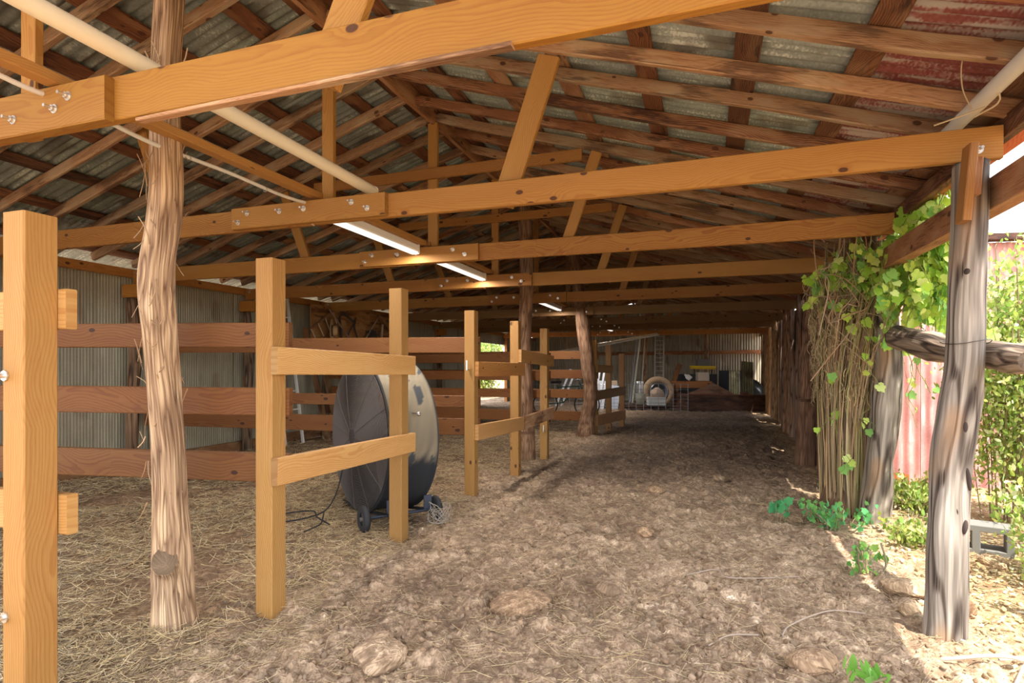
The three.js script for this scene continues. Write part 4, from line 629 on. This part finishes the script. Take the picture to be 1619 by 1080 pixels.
  [[0, 0], [0.05, -0.035], [-0.04, -0.04]].forEach(([dx, dy], i) => solo('slanting_pole', rod([-3.2 + dx, 1.62 + dy, -12.2], [-1.33 + dx, 2.33 + dy, -17.75], 0.022, [[0.75, 0.6, 0.36], [0.7, 0.68, 0.6], [0.3, 0.21, 0.12]][i], 10), M.gloss, [-3.2 + dx, 1.62 + dy, -12.2], ['upper tan pole of the slanting bundle beyond the stalls', 'white pole under the slanting tan one beyond the stalls', 'dull pole at the back of the slanting bundle'][i], 'pole'));
  [[-2.95, -16.8, 0.9, [0.75, 0.76, 0.8], 'first upright white board behind the wire panel'], [-3.3, -17.3, 1.1, [0.6, 0.62, 0.68], 'taller bluish board standing behind the wire panel'], [-2.55, -16.9, 0.75, [0.5, 0.55, 0.66], 'short bluish board beside the cardboard carton']].forEach(([x, z, h, c, lab]) => solo('stored_board', boardWorld([x, 0.05, z], [x + 0.08, h, z - 0.2], 0.3, 0.03, c, { up: [1, 0, 0] }), M.plain, [x, 0.05, z], lab, 'board'));
  solo('carton', boardWorld([-2.75, 0.75, -17.2], [-2.5, 0.75, -17.3], 0.3, 0.25, [0.5, 0.36, 0.24]), M.matt, [-2.6, 0.6, -17.25], 'brown carton seen between the far stall rails', 'carton'); solo('carton_stand', boardWorld([-2.9, 0.3, -17.2], [-2.4, 0.3, -17.35], 0.6, 0.35, [0.16, 0.17, 0.19]), M.plain, [-2.65, 0, -17.25], 'dark chest under the brown carton', 'chest');
  [[-3.05, 0.05, -16.4, -2.9, 1.35, -16.9, 'first white slat leaning beyond the far stalls'], [-2.9, 0.05, -16.45, -2.78, 1.32, -16.95, 'second white slat leaning beyond the far stalls'], [-4.3, 0.05, -16.9, -3.9, 1.25, -17.3, 'long white slat leaning near the wall opening'], [-4.15, 0.05, -16.95, -3.75, 1.22, -17.35, 'white slat leaning right of the long one']].forEach(q => solo('painted_plank', boardWorld([q[0], q[1], q[2]], [q[3], q[4], q[5]], 0.06, 0.02, [0.7, 0.72, 0.76]), M.plain, [q[0], 0.05, q[2]], q[6], 'slat'));
  const bk = thing('bicycle', 'dark green bicycle frame leaning behind the far stall rails', 'bicycle', [-3.3, 0.06, -14.2]);
  const bt = [0.02, 0.12, 0.1]; for (const x of [-3.85, -2.8]) { const w = part(bk, 'wheel', turned(paint(new THREE.TorusGeometry(0.31, 0.016, 8, 40), [0.03, 0.03, 0.03]), [x, 0.36, -14.2 - 0.12 * (x + 3.3)], [0, 0.12, 0]), M.plain); const sp = []; for (let k = 0; k < 10; k++) sp.push(rod([x, 0.36, -14.2 - 0.12 * (x + 3.3)], [x + 0.3 * Math.cos(k * 0.628), 0.36 + 0.3 * Math.sin(k * 0.628), -14.2 - 0.12 * (x + 3.3)], 0.003, [0.3, 0.3, 0.3], 4)); part(w, 'spokes', merge(sp), M.steel); }
  part(bk, 'frame', merge([rod([-3.85, 0.36, -14.13], [-3.4, 0.4, -14.19], 0.012, bt), rod([-3.4, 0.4, -14.19], [-3.55, 0.85, -14.17], 0.015, bt), rod([-3.53, 0.8, -14.17], [-2.98, 0.82, -14.24], 0.015, bt), rod([-3.4, 0.4, -14.19], [-2.98, 0.78, -14.24], 0.015, bt), rod([-2.98, 0.92, -14.24], [-2.8, 0.36, -14.26], 0.013, bt), rod([-3.85, 0.36, -14.13], [-3.53, 0.78, -14.17], 0.01, bt)]), M.gloss);
  part(bk, 'saddle', boardWorld([-3.7, 0.92, -14.16], [-3.44, 0.93, -14.18], 0.05, 0.13, [0.03, 0.03, 0.03], { c: 0.02 }), M.plain); part(bk, 'handlebar', tube([[-3.05, 0.98, -13.95], [-2.98, 1.0, -14.1], [-3.0, 0.99, -14.4], [-3.07, 0.98, -14.5]], 0.012, [0.3, 0.3, 0.3], 14, 6), M.steel);
}

// ---------------------------------------------------------------- red building next door and the yard
reseed(1000);
{
  const w = structure('wall_neighbour', [1.7, 0, -7.3]), a = V(1.62, -0.1, -7.3), d = V(0.985, 0, -0.174), n = V(0.174, 0, 0.985);
  for (let k = 0; k < 9; k++) { const p = a.clone().addScaledVector(d, k * 0.66), q = a.clone().addScaledVector(d, (k + 1) * 0.66 + 0.02); p.addScaledVector(n, (k % 2) * 0.005); q.addScaledVector(n, (k % 2) * 0.005); const p1 = p.clone(), q1 = q.clone(); p1.y = q1.y = 2.66; part(w, 'wall_sheet', corrugated(p, q, p1, q1, 0.11, 0.014, n, vary([1, 1, 1], 0.06), { per: 10 }), M.redWall); }
  const e0 = a.clone().addScaledVector(n, 0.06), e1 = a.clone().addScaledVector(d, 6); e1.addScaledVector(n, 0.06);
  board(w, 'eave_trim', [e0.x, 2.7, e0.z], [e1.x, 2.7, e1.z], 0.07, 0.14, M.brown, [0.4, 0.3, 0.3]);
  part(w, 'side_wall', corrugated(V(1.62 + 0.05, -0.1, -7.3), V(2.6, -0.1, -13), V(1.67, 2.66, -7.3), V(2.6, 2.66, -13), 0.11, 0.014, V(-1, 0, 0), [0.7, 0.6, 0.6]), M.redWall);
  const rust = solo('rusty_sheet', corrugated(V(1.8, -0.05, -7.2), V(2.12, -0.05, -7.24), V(1.8, 0.16, -7.24), V(2.12, 0.13, -7.28), 0.11, 0.014, V(0.17, 0, 1), [0.8, 0.36, 0.06]), M.redWall, [1.95, 0, -7.2], 'rusty orange scrap at the foot of the red building', 'metal sheet');
}
const rockGeo = (s, sx, sy, sz, tint, det = 3) => { const g = new THREE.IcosahedronGeometry(1, det), p = g.attributes.position; const q = s * 7.3; for (let i = 0; i < p.count; i++) { const x = p.getX(i), y = p.getY(i), z = p.getZ(i), k = 0.75 + 0.5 * fbm(x * 1.3 + q, y * 1.3 + z * 1.7 + q, 3) + 0.12 * (noise(x * 5 + q, y * 5 + z * 4) - 0.5); p.setXYZ(i, x * k * sx, y * k * sy, z * k * sz); } g.computeVertexNormals(); const u = new Float32Array(p.count * 2); for (let i = 0; i < p.count; i++) { u[2 * i] = p.getX(i) / 1.6 + q; u[2 * i + 1] = (p.getZ(i) + p.getY(i)) / 1.6; } g.setAttribute('uv', new THREE.BufferAttribute(u, 2)); return paint(g, tint); };
[[-0.46, -6.05, 0.09, 'brown dirt clod lying alone in the aisle left of its dark part'], [0.19, -6.96, 0.1, 'rounded clod on the shaded edge of the aisle'], [-0.42, -4.37, 0.08, 'dark curled dung clod in the middle of the aisle'], [-0.99, -4.43, 0.12, 'broad flat clod near the middle of the aisle'], [-0.91, -2.83, 0.16, 'broad broken crust of dirt in the foreground'], [-1.33, -2.16, 0.14, 'flat crusted clod at the bottom of the photo'], [-0.5, -3.3, 0.11, 'dark torn clod right of the broken crust'], [0.45, -2.75, 0.11, 'pale lump of dirt near the sunlit edge'], [0.3, -3.05, 0.06, 'small dark clod before the pale lump'], [0.72, -5.4, 0.1, 'brown clod beside the low green weeds'], [-1.9, -2.6, 0.06, 'small pale clod beside the near gate post']].forEach(([x, z, r, lab], i) => solo('dirt_clod', turned(rockGeo(i + 1, r, r * 0.45, r * 0.8, vary([1.15, 1.06, 0.95], 0.12), 4), [x, gh(x, z) + r * 0.12, z], [0, i, 0]), M.dirt, [x, gh(x, z) - r * 0.2, z], lab, 'clod'));
[[1.12, -3.75, 0.15, 0.05, 'flat pale stone lying left of the tall grey post'], [1.02, -3.5, 0.06, 0.045, 'small round stone just inside the sun line'], [1.8, -4.55, 0.1, 0.05, 'white stone before the concrete block'], [1.75, -6.2, 0.12, 0.04, 'pale flat stone below the red building'], [0.95, -5.45, 0.1, 0.06, 'brown stone under the dry vines'], [1.3, -3.62, 0.07, 0.05, 'brown stone touching the foot of the tall grey post']].forEach(([x, z, r, h, lab], i) => solo('stone', turned(rockGeo(i + 20, r, h, r * 0.7, i === 5 || i === 4 ? [0.7, 0.55, 0.42] : [1.5, 1.42, 1.25], 3), [x, gh(x, z) + h * 0.4, z], [0, i, 0]), M.dirt, [x, gh(x, z), z], lab, 'stone'));
{ // hollow concrete block
  const s = new THREE.Shape(); s.moveTo(-0.2, -0.1); s.lineTo(0.2, -0.1); s.lineTo(0.2, 0.1); s.lineTo(-0.2, 0.1); for (const x of [-0.165, 0.02]) { const h = new THREE.Path(); h.moveTo(x, -0.065); h.lineTo(x, 0.065); h.lineTo(x + 0.145, 0.065); h.lineTo(x + 0.145, -0.065); s.holes.push(h); }
  const g = new THREE.ExtrudeGeometry(s, { depth: 0.18, bevelEnabled: true, bevelSize: 0.004, bevelThickness: 0.004, bevelSegments: 1 }); solo('concrete_block', turned(paint(g, [0.2, 0.19, 0.17]), [1.86, gh(1.86, -4.9) + 0.09, -4.98], [0, -0.3, 0]), M.matt, [1.86, gh(1.86, -4.9), -4.9], 'hollow concrete block on the ground behind the bush', 'concrete block');
}
[[[1.0, 0.02, -3.0], [1.25, 0.06, -2.95], [1.5, 0.03, -2.75], 0.008], [[1.15, 0.02, -2.75], [1.25, 0.07, -2.9], [1.3, 0.03, -3.0], 0.007], [[1.2, 0.03, -2.98], [1.4, 0.04, -3.05], [1.65, 0.02, -2.9], 0.005]].forEach((q, i) => solo('dry_stick', tube(q.slice(0, 3).map(p => [p[0], gh(p[0], p[2]) + p[1], p[2]]), q[3], [0.5, 0.45, 0.37], 14, 6), M.matt, [q[1][0], gh(q[1][0], q[1][2]), q[1][2]], ['longest bleached stick at the foot of the tall grey post', 'bleached stick crossing the longest one', 'thin bleached stick beside the crossed pair'][i], 'stick'));
[[[-0.1, -3.65], [0.08, -3.75], [0.12, -3.62], [0.3, -3.72], [0.55, -3.85]], [[0.35, -2.95], [0.4, -3.1], [0.62, -3.3], [0.8, -3.4]], [[0.02, -2.75], [0.12, -2.9], [0.25, -2.98]]].forEach((q, i) => solo('dry_root', tube(q.map((p, k) => [p[0], gh(p[0], p[1]) + 0.012 + (k % 2) * 0.008, p[1]]), 0.004, [0.4, 0.31, 0.24], 24, 5), M.matt, [q[0][0], gh(q[0][0], q[0][1]), q[0][1]], ['thin forked root lying on the bare aisle floor', 'long pale root lying along the sunlit edge', 'short pale root in the right foreground'][i], 'root'));

// ---------------------------------------------------------------- plants
function leafShape(kind) {                             // one blade in the xy plane, its stalk at the origin
  const out = kind === 'vine' ? [[0, 0], [0.2, -0.12], [0.42, -0.02], [0.5, 0.22], [0.4, 0.36], [0.5, 0.52], [0.38, 0.7], [0.22, 0.72], [0.12, 0.92], [0, 1.06]] : [[0, 0], [0.16, 0.18], [0.24, 0.42], [0.19, 0.7], [0.08, 0.92], [0, 1]];
  const pos = [], idx = [], L = out.length; for (const [x, y] of out) pos.push(x, y, 0.28 * x * x - 0.12 * y * y + 0.03 * Math.sin(y * 7 + x * 4)); for (const [x, y] of out) pos.push(-x, y, 0.24 * x * x - 0.12 * y * y + 0.03 * Math.sin(y * 6));
  const c = pos.length / 3; pos.push(0, 0.4, -0.03); for (let i = 0; i < L - 1; i++) idx.push(c, i, i + 1, c, L + i + 1, L + i); return geomFrom(pos, null, null, idx);
}
const VINE = leafShape('vine'), BLADE = leafShape('blade');
const tmp = new THREE.Object3D();
function copies(parent, name, geo, mat, spots, world = true) {   // uncountable small pieces
  const m = new THREE.InstancedMesh(geo, mat, spots.length), c = new THREE.Color(); spots.forEach((s, i) => { tmp.position.set(...s.p); tmp.rotation.set(...s.r); if (typeof s.s === 'number') tmp.scale.setScalar(s.s); else tmp.scale.set(...s.s); tmp.updateMatrix(); m.setMatrixAt(i, tmp.matrix); m.setColorAt(i, c.setRGB(...s.c)); });
  m.name = numbered(name); m.castShadow = m.receiveShadow = true; stuff(m); if (parent) { m.position.sub(worldOf(parent)); parent.add(m); } else scene.add(m); return m;
}
const greens = [[0.36, 0.6, 0.07], [0.5, 0.7, 0.09], [0.6, 0.74, 0.14], [0.24, 0.46, 0.1], [0.68, 0.78, 0.26]];
{ // climbing vine at the eave: stems, about 290 separate leaves where they show, the rest massed
  reseed(2100);
  const v = thing('climbing_vine', 'bright green leafy vine hanging from the eave beside the tall grey post', 'vine', [1.5, 2.3, -5.1]);
  const stems = [], spots = [];
  const strand = (p, len, sway, dens) => { const pts = [p]; let [x, y, z] = p; const n = 6; for (let k = 1; k <= n; k++) { x += rr(-sway, sway); z += rr(-sway, sway); y -= len / n; pts.push([x, y, z]); } stems.push(tube(pts, rr(0.0015, 0.003), [0.22, 0.24, 0.07], 14, 4)); const c = new THREE.CatmullRomCurve3(pts.map(q => V(...q))); for (let k = 0; k < dens; k++) { const q = c.getPoint(rnd()); spots.push({ p: [q.x + rr(-0.05, 0.05), q.y + rr(-0.03, 0.03), q.z + rr(-0.05, 0.05)], r: [rr(-0.9, 0.5), rr(-0.9, 1.5), Math.PI + rr(-0.7, 0.7)], s: rr(0.04, 0.085), c: vary(pick(greens), 0.15) }); } };
  for (let k = 0; k < 70; k++) strand([rr(1.45, 1.76), rr(2.15, 2.5), rr(-4.75, -5.3)], rr(0.3, 0.75), 0.05, 16);
  for (let k = 0; k < 30; k++) strand([rr(1.44, 1.62), rr(2.38, 2.5), rr(-4.2, -5.1)], rr(0.12, 0.3), 0.05, 13);
  for (let k = 0; k < 40; k++) strand([rr(1.28, 1.7), rr(2.05, 2.25), rr(-4.8, -5.15)], rr(0.25, 0.6), 0.05, 12);
  for (let k = 0; k < 16; k++) strand([rr(1.1, 1.4), rr(2.15, 2.35), rr(-5.0, -5.5)], rr(0.1, 0.3), 0.06, 9);
  for (let k = 0; k < 12; k++) strand([rr(1.05, 1.4), rr(2.0, 2.3), rr(-5.2, -5.6)], rr(0.2, 0.55), 0.06, 6);
  for (let k = 0; k < 10; k++) strand([rr(0.92, 1.2), rr(2.02, 2.2), rr(-5.3, -5.6)], rr(0.08, 0.2), 0.07, 12);
  for (let k = 0; k < 7; k++) strand([rr(1.5, 1.72), rr(1.5, 1.9), rr(-5.3, -5.6)], rr(0.4, 0.8), 0.05, 4);
  for (let k = 0; k < 9; k++) strand([rr(1.0, 1.35), rr(0.5, 1.6), rr(-5.25, -5.5)], rr(0.1, 0.3), 0.04, 2);
  spots.sort((a, b) => b.s - a.s);
  spots.slice(0, 290).forEach(s => { const m = new THREE.Mesh(VINE, pick(LEAF)); m.position.set(...s.p); m.rotation.set(...s.r); m.scale.setScalar(s.s); hang(v, 'leaf', m); });
  copies(v, 'small_leaves', VINE, FOLIAGE, spots.slice(290)); stuff(part(v, 'stems', merge(stems), M.matt));
}
{ // curtain of dead vines round the second grey post
  reseed(2200); const t = thing('dry_vine_curtain', 'thick brown curtain of dead vine stems hanging from eave to ground', 'dead vine', [1.2, 0, -5.7]); const a = [], b = [], c = [];
  for (let k = 0; k < 330; k++) {
    const f = rnd(), ang = rr(0, 6.28), ring = Math.sqrt(rr(0.3, 1)), top = [1.28 + 0.26 * ring * Math.cos(ang) + rr(-0.05, 0.16), rr(1.95, 2.42), -5.65 + 0.32 * ring * Math.sin(ang)], bot = [1.17 + 0.17 * ring * Math.cos(ang), rr(0, 0.04), -5.75 + 0.2 * ring * Math.sin(ang)], mid = [1.17 + 0.2 * ring * Math.cos(ang) + rr(-0.03, 0.03), rr(0.9, 1.4), -5.7 + 0.24 * ring * Math.sin(ang)], low = [1.16 + 0.17 * ring * Math.cos(ang) + rr(-0.03, 0.03), rr(0.4, 0.7), -5.72 + 0.2 * ring * Math.sin(ang)];
    const pts = f < 0.6 ? [top, mid, low, bot] : f < 0.85 ? [top, [(top[0] + mid[0]) / 2 + rr(-0.04, 0.04), 1.75, (top[2] + mid[2]) / 2], mid] : [mid, low, bot]; (k % 3 === 0 ? a : k % 3 === 1 ? b : c).push(tube(pts, rr(0.003, 0.009), vary(pick([[0.3, 0.2, 0.11], [0.42, 0.3, 0.17], [0.2, 0.13, 0.08], [0.34, 0.3, 0.12]]), 0.2), 12, 5));
  }
  for (let k = 0; k < 1500; k++) { const ang = rr(0, 6.28), y = rr(1.05, 2.15), r = 0.2 + 0.06 * (y - 1) + rr(-0.03, 0.05), p = [1.18 + r * Math.cos(ang), y, -5.7 + r * 1.2 * Math.sin(ang)], l = rr(0.04, 0.14); c.push(tube([p, [p[0] + rr(-0.03, 0.03), y - l * 0.6, p[2] + rr(-0.03, 0.03)], [p[0] + rr(-0.02, 0.02), y - l, p[2] + rr(-0.02, 0.02)]], rr(0.0012, 0.003), vary(pick([[0.46, 0.34, 0.18], [0.36, 0.26, 0.14], [0.55, 0.45, 0.24]]), 0.2), 3, 3)); }
  stuff(part(t, 'dead_stems', merge(a), M.matt)); stuff(part(t, 'brown_stems', merge(b), M.matt)); stuff(part(t, 'dry_tendrils', merge(c), M.matt));
  part(t, 'stump', logGeo([[1.12, -0.1, -5.72, 0.2], [1.14, 0.12, -5.72, 0.15], [1.17, 0.5, -5.74, 0.12], [1.2, 1.4, -5.75, 0.13], [1.25, 2.3, -5.75, 0.12]], [0.34, 0.25, 0.18], { rows: 50 }), M.bark);
  const sp = []; for (let k = 0; k < 26; k++) { const y0 = rr(1.8, 2.5), x = rr(0.95, 1.45), z = rr(-5.0, -5.5); sp.push(tube([[x, y0, z], [x + rr(-0.15, 0.15), y0 - rr(-0.1, 0.25), z + rr(-0.15, 0.15)], [x + rr(-0.2, 0.2), y0 - rr(0.1, 0.5), z + rr(-0.15, 0.15)], [x + rr(-0.25, 0.25), y0 - rr(0.2, 0.7), z + rr(-0.2, 0.2)]], rr(0.002, 0.005), vary([0.32, 0.22, 0.14], 0.3), 16, 5)); } stuff(part(t, 'loose_tendrils', merge(sp), M.matt));
}
function shrub(label, at, n, h, w, opts = {}) {
  const t = thing('shrub', label, 'shrub', at), st = [], sp = [], C = opts.colors ?? greens;
  for (let k = 0; k < n; k++) {
    const a = rr(0, 6.28), r = w * Math.sqrt(rnd()), x = at[0] + Math.cos(a) * r * 0.4, z = at[2] + Math.sin(a) * r * 0.4, H = h * rr(0.55, 1), pts = [[x, at[1] - 0.03, z], [x + Math.cos(a) * r * 0.25 + rr(-0.05, 0.05), at[1] + H * 0.45, z + Math.sin(a) * r * 0.25], [at[0] + Math.cos(a) * r, at[1] + H, at[2] + Math.sin(a) * r]];
    st.push(tube(pts, rr(0.003, 0.007), vary([0.26, 0.2, 0.12], 0.2), 8, 5)); const c = new THREE.CatmullRomCurve3(pts.map(p => V(...p)));
    for (let j = 0; j < (opts.leaves ?? 60); j++) { const q = c.getPoint(Math.pow(rnd(), 0.55) * 0.85 + 0.15), sp2 = opts.spread ?? 0.13; sp.push({ p: [q.x + rr(-sp2, sp2), q.y + rr(-sp2, sp2), q.z + rr(-sp2, sp2)], r: [rr(-1.2, 1.2), rr(0, 6.28), rr(-1.2, 1.2)], s: rr(0.03, 0.062) * (opts.size ?? 1), c: vary(pick(C), 0.2) }); }
  }
  stuff(part(t, 'stems', merge(st), M.matt)); copies(t, 'foliage', opts.leaf ?? BLADE, FOLIAGE, sp); return t;
}
reseed(2300);
const sunny = [[0.42, 0.52, 0.1], [0.55, 0.6, 0.16], [0.3, 0.44, 0.08], [0.66, 0.66, 0.34], [0.22, 0.34, 0.06]];
shrub('tall sunlit bush of small leaves behind the tall grey post', [2.45, -0.02, -5.9], 40, 2.4, 0.5, { leaves: 330, colors: sunny, spread: 0.2 });
shrub('second sunlit bush at the right edge before the red building', [2.75, -0.02, -4.7], 36, 1.7, 0.5, { leaves: 280, colors: sunny, spread: 0.2 });
shrub('low pale bush at the bottom right beyond the concrete block', [2.1, -0.02, -4.15], 22, 0.75, 0.35, { leaves: 140, colors: sunny });
shrub('thin leafy bush right of the grey post foot', [1.75, -0.02, -3.55], 12, 0.5, 0.2, { leaves: 40, colors: sunny, spread: 0.06 });
shrub('low sunlit weeds under the red building wall', [1.85, -0.02, -6.1], 30, 0.3, 0.42, { leaves: 60, colors: sunny, spread: 0.08 });
shrub('low sunlit weeds between the two grey eave posts', [1.45, -0.02, -4.9], 18, 0.2, 0.25, { leaves: 32, colors: sunny, spread: 0.05 });
shrub('green weeds in the shade at the foot of the dry vines', [1.0, 0, -5.15], 16, 0.22, 0.3, { leaves: 10, colors: [[0.12, 0.42, 0.14], [0.2, 0.5, 0.12]], leaf: VINE, size: 0.85, spread: 0.06 });
shrub('small green weed on the edge of the sunlit ground', [0.98, 0, -4.0], 7, 0.22, 0.12, { leaves: 8, colors: [[0.15, 0.42, 0.08], [0.3, 0.5, 0.1]], leaf: VINE, size: 0.8, spread: 0.05 });
shrub('sprig of green weed at the bottom edge of the photo', [0.62, 0, -2.62], 6, 0.1, 0.08, { leaves: 4, colors: [[0.2, 0.45, 0.06]], size: 1.3, spread: 0.02 });
shrub('sprig of weed in front of the dark aisle edge', [0.62, 0, -5.3], 4, 0.2, 0.08, { leaves: 5, colors: [[0.1, 0.42, 0.16]], leaf: VINE, size: 1.4, spread: 0.03 });
shrub('bushy green tree outside the opening in the long wall', [-8.3, 0, -20.6], 60, 3.2, 1.1, { leaves: 160, colors: sunny, size: 2.4, spread: 0.3 });
shrub('green bush growing farther out beyond the wall opening', [-10.2, 0, -23.4], 50, 2.6, 1.3, { leaves: 90, colors: sunny, size: 2.4, spread: 0.25 });

// ---------------------------------------------------------------- straw, crumbs of earth, leaf litter
{
  reseed(3000); const g = new THREE.BoxGeometry(1, 1, 1, 3, 1, 1), p = g.attributes.position; for (let i = 0; i < p.count; i++) p.setY(i, p.getY(i) + 12 * p.getX(i) * p.getX(i)); g.computeVertexNormals();
  const sp = []; let guard = 0;
  while (sp.length < 46000 && guard++ < 600000) { const d = 1.9 * Math.pow(9, rnd()), a = (-18.6 + rr(-46, 46)) * Math.PI / 180, x = Math.sin(a) * d, z = -Math.cos(a) * d; if (x < -6.3 || x > 1.35) continue; const dens = (sst(-1.5, -3, x) * 0.95 + 0.07) * sst(0.2, 0.62, fbm(x * 1.6 + 4, z * 1.6 + 8, 3)) * (1 - 0.85 * sst(-5.2, -8.5, z + 0.9 * (x + 0.5)) * sst(-2.4, -1.2, x)); if (rnd() > dens) continue; const k = 1 + 0.08 * d; sp.push({ p: [x, gh(x, z) + rr(0.001, x < -2.2 ? 0.03 : 0.01), z], r: [rr(-0.2, 0.2), rr(0, 6.28), rr(-0.25, 0.25)], s: [rr(0.03, 0.14), (x < -2.2 ? 0.0012 : 0.0008) * k, (x < -2.2 ? 0.0017 : 0.0011) * k], c: vary(pick([[0.6, 0.46, 0.24], [0.46, 0.34, 0.18], [0.66, 0.53, 0.32], [0.3, 0.22, 0.13], [0.22, 0.16, 0.1]]), 0.15) }); }
  tag(copies(null, 'straw', g, new THREE.MeshStandardMaterial({ roughness: 0.9 }), sp), 'loose straw strewn over the stall floor and aisle', 'straw');
  const cg = rockGeo(3, 1, 0.55, 0.85, [1, 1, 1], 1), cs = []; cg.deleteAttribute('color'); cg.deleteAttribute('uv'); while (cs.length < 9000) { const d = 1.9 * Math.pow(7, Math.pow(rnd(), 1.3)), a = (-18.6 + rr(-46, 46)) * Math.PI / 180, x = Math.sin(a) * d, z = -Math.cos(a) * d; if (x < -6.2 || x > 1.9 || rnd() > 0.2 + 0.8 * sst(0.35, 0.65, fbm(x * 2 + 30, z * 2, 2)) * sst(-3.4, -1.6, x)) continue; const s = 0.003 + 0.017 * Math.pow(rnd(), 3.5); cs.push({ p: [x, gh(x, z) + s * 0.35, z], r: [rr(0, 6), rr(0, 6), rr(0, 6)], s, c: vary(x > 1.1 ? [0.3, 0.21, 0.12] : pick([[0.25, 0.168, 0.105], [0.19, 0.125, 0.075], [0.3, 0.205, 0.13]]), 0.15) }); }
  tag(copies(null, 'earth_crumbs', cg, new THREE.MeshStandardMaterial({ roughness: 1 }), cs), 'crumbled dry earth scattered over the aisle floor', 'dirt');
  const ls = []; while (ls.length < 9000) { const x = 1.0 + 2.6 * rnd(), z = rr(-7.2, -1.6); if (rnd() > sst(0.9, 1.5, x)) continue; ls.push({ p: [x, gh(x, z) + rr(0.003, 0.02), z], r: [Math.PI / 2 + rr(-0.6, 0.6), rr(-0.6, 0.6), rr(0, 6.28)], s: rr(0.015, 0.045), c: vary(pick([[0.7, 0.56, 0.34], [0.85, 0.76, 0.56], [0.5, 0.36, 0.2], [0.5, 0.55, 0.2]]), 0.15) }); }
  tag(copies(null, 'leaf_litter', BLADE, FOLIAGE, ls), 'dry fallen leaves littering the sunlit ground outside', 'leaf litter');
}
renderer.render(scene, camera);
